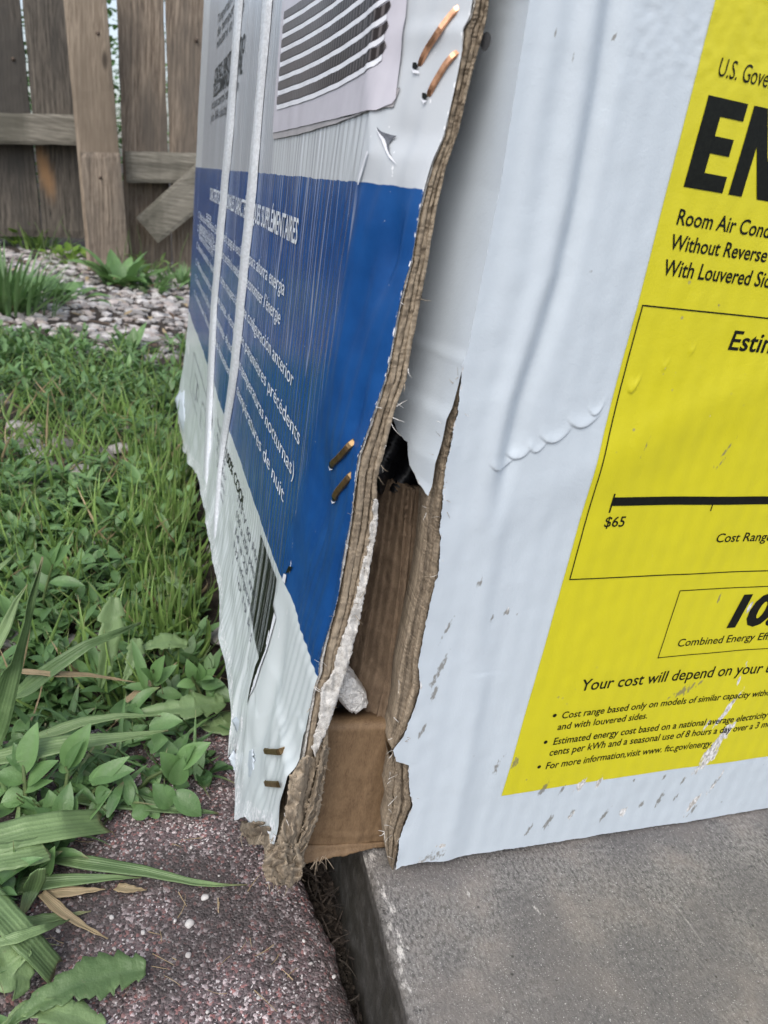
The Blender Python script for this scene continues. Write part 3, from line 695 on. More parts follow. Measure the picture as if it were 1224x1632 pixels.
def strip_on(M, L, R_, rows, cols, lift, jag, seed, amp=.0015):
    A = resample(L, rows); B = resample(R_, rows); P = []
    for i in range(rows):
        t = i / (rows - 1); r = []
        for j in range(cols):
            c_ = j / (cols - 1); q = A[i] + (B[i] - A[i]) * c_
            if j in (0, cols - 1): q = q + np.array([jag * nz(i * .9, seed, j), 0])
            if i in (0, rows - 1): q = q + np.array([0, jag * nz(j * .9, seed, i)])
            p = hitS(*q); v = CAM - p; v /= np.linalg.norm(v)
            r.append(p + v * (lift[0] + (lift[1] - lift[0]) * c_ + amp * (nz(q[0] * .12, q[1] * .08, seed) + .5 * nz(q[0] * .35, q[1] * .3, seed)) + amp))
        P.append(r)
    M.grid(P)
M = MB(); strip_on(M, [(372, 1200), (377, 1225), (385, 1262), (391, 1300), (398, 1314)], [(402, 1196), (405, 1235), (407, 1270), (412, 1306), (424, 1318)], 40, 16, (.012, .005), 3, 1.3, .0030)
tag(M.build('torn_paper_lip', M_WHITE, SIDE, solid=.0005, off=1), 'white paper flaring out at the lowest corner')
M = MB(); strip_on(M, [(405, 1262), (403, 1285), (404, 1306)], [(408, 1264), (424, 1292), (444, 1324)], 26, 14, (.004, .002), 2, 4.3, .0012)
tag(M.build('bare_patch', M_KRAFT, SIDE, solid=.0004, off=1), 'brown triangle where the white paper is torn away')
M = MB()
for k in range(4): strip_on(M, [(384 + 3 * k, 1308 + 6 * k), (386 + 2 * k, 1322 + 5 * k), (396, 1334 + 4 * k)], [(430, 1316 + 5 * k), (441, 1326 + 5 * k), (440, 1340 + 2 * k)], 18, 30, (.006 + .002 * k, .003), 4, 9.1 + k, .0035)
tag(M.build('curled_flap', M_KRAFT, SIDE, solid=.0007, off=1), 'frayed rolled cardboard end at the lowest left corner')
# white paper lips on the lower edge of the side
M = MB()
strip_px(M, [(379, 1138), (369, 1148), (377, 1165), (385, 1190)], [(398, 1138), (394, 1150), (394, 1170), (392, 1190)], (.118, .1), (.098, .09), 24, 10, amp=.003, fr=200, jag=2, seed=1.1)
M.build('torn_paper_lip', M_WHITE, SIDE, solid=.0005, off=1)
M = MB()
strip_px(M, [(373, 1194), (364, 1208), (370, 1220), (382, 1252)], [(384, 1212), (388, 1214), (391, 1226), (392, 1250)], (.1, .09), (.094, .082), 20, 8, amp=.003, fr=200, jag=2.5, seed=7.1)
M.build('torn_paper_lip', M_WHITE, SIDE, solid=.0005, off=1)
M = MB()
strip_px(M, [(288, 620), (279, 634), (284, 664), (296, 708)], [(294, 622), (293, 640), (295, 670), (303, 706)], (.735, .60), (.69, .56), 24, 6, amp=.006, fr=200, jag=1.5, seed=2.4)
M.build('torn_paper_lip', M_WHITE, SIDE, solid=.0005, off=1)

# ---- torn layered edge of the front panel
TW = [(736, 582), (736, 602), (732, 628), (730, 659), (722, 690), (712, 736), (707, 781), (704, 814), (701, 838), (702, 873), (698, 920), (694, 930), (683, 975), (673, 1024), (667, 1057), (670, 1096), (660, 1129), (644, 1171), (627, 1196)]
TB = [(734, 588), (731, 602), (725, 625), (718, 648), (709, 668), (702, 703), (691, 738), (685, 781), (680, 803), (678, 838), (674, 880), (668, 920), (660, 960), (652, 1000), (643, 1040), (636, 1076), (632, 1122), (624, 1160), (618, 1182)]
EO, EI = TW, TB
M = MB()
layer(M, .0, .34, .0030, 220, .0, 11.3, depth=.014)
layer(M, .28, .62, .0052, 220, .35, 12.7, depth=.014)
layer(M, .58, .80, .0066, 220, .75, 13.1, depth=.012, i0=.1)
layer(M, .74, 1.0, .0074, 220, .05, 14.9, depth=.012, i0=.05)
EO, EI = [(651, 1216), (652, 1246), (656, 1285), (648, 1302), (637, 1335), (632, 1364), (626, 1388)], [(620, 1204), (623, 1222), (615, 1262), (619, 1288), (612, 1318), (615, 1356), (620, 1376)]
layer(M, .0, .26, .0028, 90, .0, 15.3, depth=.016); layer(M, .22, .46, .0050, 90, .75, 16.7, depth=.016); layer(M, .40, .7, .0036, 90, .0, 17.1, depth=.016); layer(M, .66, .8, .006, 90, .8, 18.1, depth=.016); layer(M, .76, 1.0, .0044, 90, .0, 19.9, depth=.012)
ED2 = M.build('torn_edge', M_KRAFT, FRONT)
# ---- white fibres and shreds on the torn edges
M = MB(); rf = random.Random(11)
def fibre(M, p, d, ln, w_, mi=0):
    d = d / np.linalg.norm(d); s_ = np.cross(d, CF); s_ /= np.linalg.norm(s_); pts = []
    b_ = np.array([rf.uniform(-1, 1) for _ in range(3)]) * .35
    for k in range(5):
        t = k / 4; c_ = p + d * ln * t + b_ * ln * t * t; ww = w_ * (1 - .6 * t); pts.append([c_ - s_ * ww, c_ + s_ * ww])
    M.grid(pts, mi)
for _ in range(150):
    src = rf.choice([IN_PX[9:], OUT_PX[10:], TW, TB, TORN_PX[24:], EI]); k = rf.randrange(len(src) - 1); t = rf.random()
    q = np.array(src[k]) * (1 - t) + np.array(src[k + 1]) * t
    p = hit(q[0], q[1], 1, .002)
    fibre(M, p, np.array([rf.uniform(-1, 1), rf.uniform(-1, .2), rf.uniform(-1, 1)]), rf.uniform(.0015, .005), rf.uniform(.00006, .00016), rf.randrange(2))
for _ in range(60):
    q = (rf.uniform(420, 482), rf.uniform(1385, 1410)) if rf.random() < .4 else ((rf.uniform(383, 436), rf.uniform(1325, 1342)) if rf.random() < .5 else (rf.uniform(500, 520), rf.uniform(1362, 1376)))
    p = hit(q[0], q[1], 1, .0 if q[0] > 415 else .04); fibre(M, p, np.array([rf.uniform(-1, 1), rf.uniform(-.6, .2), -1]), rf.uniform(.002, .006), rf.uniform(.00008, .0002), 0)
FI = M.build('paper_fibres', [M_KRAFT, M_LINER], BOX, smooth=False); FI['kind'] = 'stuff'

# ---- inside of the corner: inner ply
M = MB()
strip_px(M, [(585, 752), (570, 820), (545, 950), (520, 1080), (500, 1180)], [(694, 792), (694, 815), (686, 950), (668, 1080), (640, 1200)], (.050, .042), (.013, .010), 80, 60, amp=.0016, fr=60, jag=3, seed=21.)
a = np.array(M.v)
for i in range(len(a)):      # pressed folds running down the ply
    u = (i % 60) / 59.; v_ = i // 60 / 79.; a[i, 1] += .0005 * math.sin(u * 70) - .003 * max(0, 1 - abs(u - .64 - .05 * v_) / .05) + .002 * max(0, 1 - abs(u - .74) / .04) - .0016 * max(0, 1 - abs(u - .3 - .04 * v_) / .08) + .0006 * nz(u * 14, v_ * 5, 4)
M.v = [tuple(p) for p in a]
INN = M.build('inner_ply', M_KRAFTIN, BOX, solid=.003, off=1)
# hidden faces of the box
M = MB(); box(M, (-.022, .735, .052), (.465, .739, .556)); M.build('back_panel', M_WHITE, BOX)
M = MB(); box(M, (.4655, .004, .052), (.4695, .7415, .556)); M.build('far_side_panel', M_WHITE, BOX)
M = MB(); box(M, (-.026, .004, .5565), (.4695, .746, .5605)); M.build('top_panel', M_WHITE, BOX)
M = MB(); box(M, (-.030, .034, .0462), (.465, .7345, .0535)); M.build('bottom_panel', M_CARTON, BOX)

# ---- wire staples
def flat_wire(M, pts, w_, th, nrm, mi=0):
    P = []
    for i, p in enumerate(pts):
        d = (pts[min(i + 1, len(pts) - 1)] - pts[max(i - 1, 0)]); d /= np.linalg.norm(d)
        s_ = np.cross(d, nrm); s_ /= np.linalg.norm(s_); n_ = np.cross(s_, d)
        P.append([p + s_ * w_ * a + n_ * th * b for a, b in ((-1, -.6), (-.7, 1), (.7, 1), (1, -.6), (-1, -.6))])
    M.grid(P, mi)
    for r in (P[0], P[-1]): M.add(r[:4], [(0, 1, 2, 3)], mi)
NS = np.array([-.75, -.66, 0.])
def staple(pxs, mat, w_=.0009, lift=.0014):
    M = MB(); pts = []
    n = len(pxs)
    for i, q in enumerate(resample(pxs, 14)):
        p = hitS(*q); t = i / 13; p = p + NS * (lift * (1 - (2 * t - 1) ** 6) - .0006); pts.append(p)
    pts = [pts[0] - NS * .003] + pts + [pts[-1] - NS * .003]
    flat_wire(M, pts, w_, .0004, NS); return M.build('staple', mat, SIDE, False, weld=2e-5)
staple([(667, 108), (683, 78), (705, 45), (731, 10)], M_COPPER)
staple([(682, 155), (697, 128), (712, 103), (729, 82)], M_COPPER)
staple([(527, 742), (540, 731), (552, 718), (562, 705)], M_BRASS, .0012, .0018)
staple([(532, 795), (541, 781), (552, 768), (561, 756)], M_BRASS, .0012, .0018)
def crown(p0, p1):
    a = hitS(*p0); b = hitS(*p1); n_ = np.array([-.93, -.36, 0.]); M = MB()
    pts = [a - n_ * .002, a + n_ * .0030] + [a + (b - a) * t + n_ * .0036 for t in np.linspace(.06, .94, 5)] + [b + n_ * .0030, b - n_ * .002]
    flat_wire(M, pts, .0013, .0004, n_); return M.build('staple', M_BRASS, SIDE, False, weld=2e-5)
crown((432, 1193), (456, 1194)); crown((433, 1244), (456, 1245))
# holes where wires went through
M = MB()
for q, r in (((775, 68), .0017), ):
    z = hit(*q, 1, .008)[2]
    c_ = hit(*q, 1, .0065); n_ = np.array([-.55, -.83, 0.]); e1 = np.array([.83, -.55, 0.]); c_ = c_ + n_ * .0012
    M.add([c_ + e1 * r * .8 * math.cos(k * math.pi / 7) * (1 + .2 * nz(k, 1, 0)) + np.array([0, 0, 1]) * r * 1.3 * math.sin(k * math.pi / 7) for k in range(14)], [tuple(range(14))])
M.build('wire_hole', M_BLACK, FRONT)

# ---- white packing straps down the side
def strap(pxa, half, lift, wob):
    M = MB(); q = resample(pxa, 60); P = []
    for i, c_ in enumerate(q):
        a = hitp(*c_); hw = half * (1 + wob * nz(i * .2, half * 900, 0))
        r = []
        for k, (dy, up) in enumerate(((-1, .1), (-.92, .8), (-.4, 1.0), (.4, 1.0), (.92, .8), (1, .1))):
            y = a[1] + dy * hw; r.append((xp(a[2]) + side_disp(y, a[2]) - lift * up - .0003 * nz(i * .5, k, 3), y, a[2]))
        P.append(r)
    M.grid(P, 0); return M.build('packing_strap', M_STRAP, BOX)
strap([(393, -160), (385, 0), (365, 240), (344, 480), (338, 590), (334, 680), (331, 760)], .016, .003, .15)
strap([(444, -180), (431, 0), (411, 220), (389, 460), (374, 600), (358, 721), (350, 800), (347, 872)], .0105, .003, .2)

# ---- things seen inside the torn corner
M = MB()
CA = hit(524, 1158, 1, .016); cb = hit(612, 1160, 1, .016); cz1 = (CA[2] + cb[2]) / 2; cz0 = .0476
xa, xb = hit(500, 1300, 1, .016)[0] - .004, hit(640, 1250, 1, .016)[0] + .006
P = []; Wr = []
for t in np.linspace(0, 1, 50):
    r = []; w = []
    for u in np.linspace(0, 1, 50):
        x = xa + (xb - xa) * u; y = .0135 + .005 * (1 - u) + .0012 * (2 * u - 1) ** 4 - .0007 * max(0, 1 - abs(u - .50 - .12 * t) / .06) + .0006 * max(0, 1 - abs(u - .66 - .1 * t) / .05) + .0004 * nz(x * 60, 3, t * 4) + .00025 * nz(x * 160, 3, t * 12)
        z = cz0 + (cz1 - cz0) * t + (.0012 * nz(x * 90, 7, 0) if t == 1 else 0)
        y -= .0006 * max(0, 1 - abs(t - .2 + .07 * math.sin(3 * u)) / .02)
        r.append((x, y, z)); w.append((.12 * max(0, nz(x * 70, 1, t * 5)), 0, 0, 1))
    P.append(r); Wr.append(w)
P.append([(p[0], p[1] + .0016, p[2] + .0005) for p in P[-1]]); Wr.append([(0, 0, 0, 1)] * 50)
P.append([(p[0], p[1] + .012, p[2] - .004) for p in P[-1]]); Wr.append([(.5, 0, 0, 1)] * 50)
M.grid(P, 0, Wr)
# folded lower edge with frayed lip
P = []; 
for t in np.linspace(0, 1, 10):
    r = []
    for u in np.linspace(0, 1, 50):
        x = xa + (xb - xa) * u * .80
        th = t * 1.7
        lowp = .0032 + .0012 * (1 - u) + (.0018 * nz(x * 160, 2, 0) + .0014 * nz(x * 700, 2, 0)) * (1 - u) ** .5
        r.append((x, .0133 + .005 * (1 - u) - .004 * (1 - u) * t + .0004 * nz(x * 90, t * 3, 5), cz0 + .004 - lowp * (1.5 - .9 * u) * t))
    P.append(r)
M.grid(P[::-1], 0)
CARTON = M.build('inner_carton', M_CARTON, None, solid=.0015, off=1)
tag(CARTON, 'plain brown inner carton exposed at the bottom of the torn box corner', 'cardboard')
M = MB()
fa = [(548, 1052), (563, 1064), (574, 1082), (582, 1104), (584, 1118), (580, 1128), (568, 1132), (552, 1124), (536, 1108), (530, 1085), (536, 1064)]
bm = bmesh.new(); bmesh.ops.create_icosphere(bm, subdivisions=4, radius=1)
c0 = hit(555, 1096, 1, .025)
e1 = hit(580, 1110, 1, .034) - c0; e2 = hit(541, 1060, 1, .030) - c0
ax = np.array([.55, 0, -.83]); ay = np.array([0, 1., 0]); az = np.array([.83, 0, .55])
for v in bm.verts:
    p = np.array(v.co); p = np.sign(p) * np.abs(p) ** .6
    n_ = 1 + .08 * nz(*(p * 3)) + .10 * nz(*(p * 9)) + .08 * abs(nz(*(p * 5 + 3)))
    v.co = Vector(c0 + (ax * p[0] * .0094 + ay * p[1] * .008 + az * p[2] * .0050) * n_)
M.add([v.co for v in bm.verts], [[q.index for q in f.verts] for f in bm.faces]); bm.free()
FO = M.build('foam_block', M_FOAM); tag(FO, 'small lumpy white foam block wedged inside the torn box corner', 'packing foam')
M = MB(); bm = bmesh.new(); bmesh.ops.create_icosphere(bm, subdivisions=4, radius=1); c0 = hit(574, 1140, 1, .033)
for v in bm.verts:
    p = np.array(v.co); n_ = 1 + .25 * nz(*(p * 2.2)) + .12 * nz(*(p * 6)); v.co = Vector(c0 + np.array([.013, .007, .0072]) * p * n_)
M.add([v.co for v in bm.verts], [[q.index for q in f.verts] for f in bm.faces]); bm.free()
GF = M.build('packing_padding', M_GREYFOAM); tag(GF, 'dark grey lumpy padding just above the brown inner carton', 'packing')
M = MB(); p0 = hit(640, 745, 1, .05)
box(M, (p0[0] - .006, .045, .19), (p0[0] + .30, .60, .48)); 
P = [[hit(600 + 75 * u + 6 * nz(v * 6, u * 3, 2), 668 + 115 * v + 5 * nz(u * 7, v, 1), 1, .03 + .012 * abs(math.sin(u * 5 + v * 4)) + .006 * u) for u in np.linspace(0, 1, 24)] for v in np.linspace(0, 1, 24)]
M.grid(P[::-1], 0)
AC = M.build('appliance_casing', M_BLACK, None, solid=.002, off=1); tag(AC, 'black plastic casing glimpsed through the hole in the torn box', 'appliance')
#@@REST
# ------------------------------------------------------------------ ground materials
def paver_mat():
    k = N('red_granular_paving'); P = k.pos()
    w = k.noise(P, 600, 2, .5, 0, True)
    Pw = k.n('VectorMath', operation='MULTIPLY_ADD'); k.set(Pw.inputs[0], w); Pw.inputs[1].default_value = (.0011,) * 3; k.set(Pw.inputs[2], P); Pw = Pw.outputs[0]
    v1 = k.vor(Pw, 720, 'F1', 'Color'); d1 = k.vor(Pw, 720); r1 = k.xyz(v1)
    v2 = k.vor(Pw, 1300, 'F1', 'Color'); r2 = k.xyz(v2)
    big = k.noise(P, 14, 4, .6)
    c = k.mix(k.ramp(r1[0], .2, .9), (.05, .038, .039), (.18, .122, .127))
    c = k.mix(k.ramp(r2[0], .3, .9), c, (.17, .14, .14))
    c = k.mix(k.ramp(r1[1], .80, .97), c, (.56, .47, .47))
    c = k.mix(k.ramp(r2[1], .90, .97), c, (.70, .65, .64))
    c = k.mix(k.ramp(r1[2], .86, .95), c, (.34, .17, .16))
    c = k.mix(k.ramp(big, .40, .62, 0, .72), c, (.045, .039, .036))  # dark patches: dirt plus the box overhang's shade, put into the colour
    h = k.m('ADD', k.m('MULTIPLY', k.m('SUBTRACT', 1, d1), .7), k.m('MULTIPLY', k.noise(P, 1200, 3), .5))
    return k.fin(c, .82, k.bump(h, .7, .0016))
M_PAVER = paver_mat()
def stone_mat():
    k = N('grey_step_stone'); P = k.pos(); w = k.wear()
    f = k.noise(k.scale(P, (1, .5, .4)), 820, 5, .75); g = k.noise(P, 22, 5, .6); sp = k.noise(P, 1700, 2)
    c = k.mix(k.ramp(f, .36, .64), (.088, .084, .08), (.29, .277, .262))
    c = k.mix(k.ramp(g, .42, .66, 0, .6), c, (.31, .27, .235))
    c = k.mix(k.ramp(k.noise(P, 14, 4), .46, .62, 0, .6), c, (.12, .115, .115))
    c = k.mix(k.ramp(sp, .64, .72), c, (.58, .56, .54))
    c = k.mix(k.ramp(k.noise(P, 200, 3, .6), .30, .22, 0, .5), c, (.06, .058, .055))
    c = k.mix(k.ramp(k.m('ADD', w[0], k.m('MULTIPLY', k.m('SUBTRACT', k.noise(k.scale(P, (1, .4, 1)), 260, 5, .7), .5), 2.2)), .5, .75), c, (.66, .63, .59))
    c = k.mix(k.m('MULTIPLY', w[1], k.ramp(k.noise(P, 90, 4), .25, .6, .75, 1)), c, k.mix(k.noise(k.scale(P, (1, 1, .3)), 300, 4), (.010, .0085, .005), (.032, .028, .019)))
    # long pale scratches
    sc = k.n('Mapping'); k.set(sc.inputs['Vector'], P); sc.inputs['Rotation'].default_value = (0, 0, .35); sc.inputs['Scale'].default_value = (1, .02, 1)
    s1 = k.noise(sc.outputs[0], 150, 1, .4); s2 = k.noise(P, 30, 2)
    c = k.mix(k.m('MULTIPLY', k.m('MULTIPLY', k.ramp(s1, .72, .745), k.ramp(s2, .46, .58)), .7), c, (.55, .52, .48))
    h = k.m('ADD', f, k.m('MULTIPLY', sp, .5))
    pt = k.ramp(k.vor(P, 150), .12, .03); c = k.mix(k.m('MULTIPLY', k.m('MULTIPLY', pt, k.ramp(k.noise(P, 40, 2), .5, .6)), .8), c, (.07, .066, .06))
    return k.fin(c, .8, k.bump(k.m('SUBTRACT', h, pt), .7, .0013))
M_STONE = stone_mat()
def soil_mat():
    k = N('dark_soil'); P = k.pos(); f = k.noise(P, 160, 6, .65); g = k.noise(P, 22, 4)
    c = k.mix(k.ramp(f, .3, .7), (.016, .012, .009), (.07, .054, .042)); c = k.mix(k.ramp(g, .45, .65, 0, .5), c, (.04, .034, .025))
    return k.fin(c, .95, k.bump(f, .9, .004))
M_SOIL = soil_mat()
def leaf_mat(name, a, b, rough=.5, trans=.25, spec=.5):
    k = N(name); P = k.pos(); w = k.wear()
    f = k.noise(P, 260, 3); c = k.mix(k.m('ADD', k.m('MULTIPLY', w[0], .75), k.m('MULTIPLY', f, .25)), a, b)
    c = k.mix(k.ramp(k.noise(P, 70, 4, .6), .5, .8, 0, .45), c, tuple(q * 1.5 for q in b))
    c = k.mix(k.m('MULTIPLY', w[1], 1.), c, (.30, .245, .14))
    lite = k.ramp(k.noise(P, 14, 3), .5, .7, 0, .35); c = k.mix(lite, c, tuple(q * 1.55 for q in b))
    c = k.mix(k.m('MULTIPLY', w[2], .35), c, (.16, .24, .12))
    al = k.n('Attribute'); al.attribute_name = 'wear'; rib = k.m('SINE', k.m('MULTIPLY', al.outputs['Alpha'], 44))
    c = k.mix(k.ramp(rib, .2, 1, 0, .22), c, tuple(q * .55 for q in a))
    sp = k.ramp(k.noise(P, 420, 2), .70, .76)
    c = k.mix(k.m('MULTIPLY', sp, .5), c, (.22, .24, .13))
    k.fin(c, k.ramp(f, .2, .8, rough - .1, rough + .1), k.bump(k.m('ADD', k.m('ADD', f, k.m('MULTIPLY', rib, .18)), k.m('MULTIPLY', k.noise(P, 1100, 2), .6)), .45, .0008))
    tr = k.n('BsdfTranslucent'); k.set(tr.inputs[0], k.mix(.35, c, (.10, .20, .02))); mx = k.n('MixShader'); mx.inputs[0].default_value = trans
    k.t.links.new(k.p.outputs[0], mx.inputs[1]); k.t.links.new(tr.outputs[0], mx.inputs[2]); k.t.links.new(mx.outputs[0], k.out.inputs[0])
    return k.mat
M_LEAF = leaf_mat('weed_leaf', (.062, .14, .046), (.18, .315, .115), .40)
M_GRASS = leaf_mat('grass_leaf', (.10, .19, .045), (.27, .41, .115), .45)
M_BLADE = leaf_mat('broad_blade', (.075, .145, .05), (.24, .35, .15), .42)
M_LIME = leaf_mat('young_leaf', (.13, .26, .03), (.24, .38, .06), .5, .4)
M_DRYB = leaf_mat('dry_straw', (.26, .19, .10), (.46, .36, .22), .6, .15)
M_STEM = leaf_mat('weed_stem', (.07, .13, .04), (.14, .17, .07), .5, .1)

# ------------------------------------------------------------------ ground
def gz(x, y):
    """height of the soil"""
    e = 0.
    if y < .2 and -.6 < x < .0: return -.022
    t = min(1, max(0, (y - .2) / .15)) if x < .02 else 1
    base = -.022 + .016 * t
    return base + .006 * nz(x * 6, y * 6, 1) * t + .003 * nz(x * 25, y * 25, 2) * t
M = MB()
gx = np.r_[-40, -20, -10, -5, -3, np.linspace(-2, .8, 130), 1.5, 3, 6, 12, 25, 40]; gy = np.r_[-20, -10, -4, -2, -1, np.linspace(-.6, 3.4, 170), 4.5, 6, 10, 20, 40, 60]
M.grid([[(x, y, gz(x, y)) for x in gx] for y in gy], 0)
tag(M.build('ground', M_SOIL), kind='structure')
# red paving, its edge broken away a finger's width from the step
pe = [(470, 1360), (487, 1400), (505, 1440), (522, 1475), (540, 1520), (556, 1570), (575, 1640)]
_e = sorted([(h[1], h[0]) for h in (hit(*p, 2, 0) for p in pe)])
def pav_x1(y): return float(np.interp(y, [a for a, b in _e], [b for a, b in _e])) + .0016 * nz(y * 60, 0, 0) + .0010 * nz(y * 220, 0, 4)
M = MB(); P = []
py = np.r_[np.linspace(-.6, -.1, 20), np.linspace(-.098, .172, 200)]
for y in py:
    x1 = pav_x1(y); r = []
    for u in np.r_[np.linspace(0, .6, 20), np.linspace(.605, .985, 200), np.linspace(.988, 1, 10)]:
        x = -.62 + (x1 + .62) * u
        yy_ = y + (.006 * nz(x * 30, 3, 0) if y > .16 else 0)
        z = .0009 * nz(x * 40, yy_ * 40, 0) + .0006 * nz(x * 150, yy_ * 150, 3) + .0006 * nz(x * 420, yy_ * 420, 5)
        ed = (x1 - x); z -= .006 * math.exp(-max(0, ed) / .004)
        if y > .15: z -= .008 * ((y - .15) / .022) ** 2
        r.append((x, yy_, z))
    r.append((x1 + .0005, y, -.012)); r.append((x1 - .001, y, -.026)); P.append(r)
M.grid(P, 0)
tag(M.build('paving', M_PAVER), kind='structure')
# pebbles bedded in the paving
M = MB(); rg = random.Random(3)
def stone(M, c, rx, ry, rz, rot, sd, mi=0, sub=1, wear=(0, 0, 0, 1)):
    bm = bmesh.new(); bmesh.ops.create_icosphere(bm, subdivisions=sub, radius=1); vs = []
    cs, sn = math.cos(rot), math.sin(rot)
    for v in bm.verts:
        p = np.array(v.co); n_ = 1 + .32 * nz(p[0] * 1.3 + sd, p[1] * 1.3, p[2] * 1.3 - sd) + .1 * nz(p[0] * 3 + sd, p[1] * 3, p[2] * 3)
        q = p * np.array([rx, ry, rz]) * n_; vs.append((c[0] + q[0] * cs - q[1] * sn, c[1] + q[0] * sn + q[1] * cs, c[2] + q[2] + .15 * q[0] * math.sin(sd)))
    bm.verts.index_update(); M.add(vs, [[q.index for q in f.verts] for f in bm.faces], mi, [wear] * len(vs)); bm.free()
# ------------------------------------------------------------------ step slab
M = MB()
sy_ = np.r_[np.linspace(-.45, -.12, 40), np.linspace(-.118, .12, 230), np.linspace(.125, .9, 50)]
prof = [(.0, 0.)] 
P = []; Wr = []
TOPS = .0455
_se = sorted([(h[1], h[0]) for h in (hit(*p, 2, TOPS) for p in ((611, 1408), (676, 1632)))])
_sk = (_se[1][1] - _se[0][1]) / (_se[1][0] - _se[0][0])
def edge_x(y): return _se[0][1] + _sk * (y - _se[0][0])
xs_ = np.r_[np.linspace(0, .25, 190), np.linspace(.256, .95, 50)]
for y in sy_:
    r = []; w = []; ex = edge_x(y)
    ch = .0007 * nz(y * 90, 2, 2) + .0009 * max(0, nz(y * 45, 8, 1))
    for t in np.linspace(0, 1, 26):      # side face, foot to arris
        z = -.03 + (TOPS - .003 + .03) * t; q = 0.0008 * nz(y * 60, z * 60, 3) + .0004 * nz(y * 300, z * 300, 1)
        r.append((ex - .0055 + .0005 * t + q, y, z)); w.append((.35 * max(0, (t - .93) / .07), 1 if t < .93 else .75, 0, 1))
    for a in np.linspace(.15, 1, 7):     # worn arris
        th = a * math.pi / 2; rr = .0042 + ch * 1.4
        r.append((ex - .005 + rr * (1 - math.cos(th)) + .0003 * nz(y * 400, a * 3, 1), y, TOPS - .0025 - ch + (.0025 + ch) * math.sin(th) + .0003 * nz(y * 400, a * 3, 6))); w.append((.35 + .15 * a, .55 * (1 - a), 0, 1))
    for xo in xs_[1:]:
        x = ex + xo; q = .0005 * nz(x * 12, y * 12, 5) + .00018 * nz(x * 260, y * 130, 5)
        e = max(0, 1 - xo / .016); spot = .34 * math.exp(-((x - .062) ** 2 + (y + .03) ** 2) / .00018) + .28 * math.exp(-((x - .034) ** 2 + (y + .012) ** 2) / .00016)
        r.append((x, y, TOPS + q)); w.append((.40 * e ** 1.2 * (.6 + .8 * max(0, nz(y * 26, 1, 0) + .4)) + spot, 0, 0, 1))
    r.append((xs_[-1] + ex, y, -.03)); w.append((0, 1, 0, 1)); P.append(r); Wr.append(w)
M.grid(P, 0, Wr, flip=False)
STEP = M.build('step_slab', M_STONE); tag(STEP, 'flat grey stone step slab under the appliance box, with a worn pale edge', 'stone step')

# dark debris in the slot beside the step
M = MB()
for i in range(420):
    y = rg.uniform(-.07, .16); x0 = pav_x1(y); x = rg.uniform(x0 - .003, edge_x(y) - .004)
    if y < .02 and rg.random() < .55: continue
    d = np.array([rg.uniform(-1, 1), rg.uniform(-1, 1), rg.uniform(-.1, .7)]); fibre(M, np.array([x, y, rg.uniform(-.021, -.006)]), d, rg.uniform(.004, .014), rg.uniform(.0002, .0006), 0 if rg.random() < .8 else 1)
for i in range(260):
    y = rg.uniform(-.07, .16); x0 = pav_x1(y); x = rg.uniform(x0 - .001, edge_x(y) - .005); s_ = rg.uniform(.0008, .0026); stone(M, (x, y, -.02 + s_), s_, s_ * 1.2, s_ * .8, rg.random() * 6, i, 0)
o = M.build('crack_debris', [M_SOIL, simple('brown_root', (.022, .016, .012), .9, 200)]); tag(o, 'dark crumbs and rootlets in the gap beside the step', 'debris', kind='stuff')

# ------------------------------------------------------------------ gravel
def gravel_mat():
    k = N('pale_gravel'); P = k.pos(); w = k.wear(); f = k.noise(P, 90, 4, .6)
    c = k.mix(w[0], (.12, .115, .11), (.60, .58, .56)); c = k.mix(k.m('MULTIPLY', w[1], .45), c, (.48, .36, .30)); c = k.mix(k.ramp(f, .4, .7, 0, .4), c, (.16, .145, .14))
    return k.fin(c, .8, k.bump(f, .5, .003))
M_GRAV = gravel_mat()
M = MB(); pts = []
def ok(x, y): return x < .02 or y > .9
n = 0
while n < 4300:
    x = rg.uniform(-1.3, .35); y = rg.triangular(1.02, 2.7, 1.35) if rg.random() < .75 else rg.uniform(1.02, 2.75)
    if nz(x * 4, y * 4, 7) * .5 + (y - 1.12) * 2.2 < 0: continue
    s_ = rg.uniform(.005, .0135) * (1.0 + .2 * (y > 1.5)); n += 1
    stone(M, (x, y, gz(x, y) + s_ * .25), s_ * rg.uniform(.9, 1.7), s_, s_ * rg.uniform(.35, .6), rg.random() * 6.3, n * .37, 0, 1, (max(0, min(1, rg.gauss(.55, .3))), rg.random() ** 2.5, 0, 1))
for i in range(420):     # stones lying between the weeds
    x = rg.uniform(-.75, -.0); y = rg.uniform(.22, 1.15); s_ = rg.uniform(.006, .015)
    stone(M, (x, y, gz(x, y) + s_ * .3), s_ * rg.uniform(.9, 1.5), s_, s_ * .5, rg.random() * 6.3, i * .73, 0, 2, (rg.uniform(.1, .7), rg.random() ** 2 * .6, 0, 1))
tag(M.build('gravel', M_GRAV, None, False), 'pale pinkish grey gravel strip in front of the fence', 'gravel', kind='stuff')

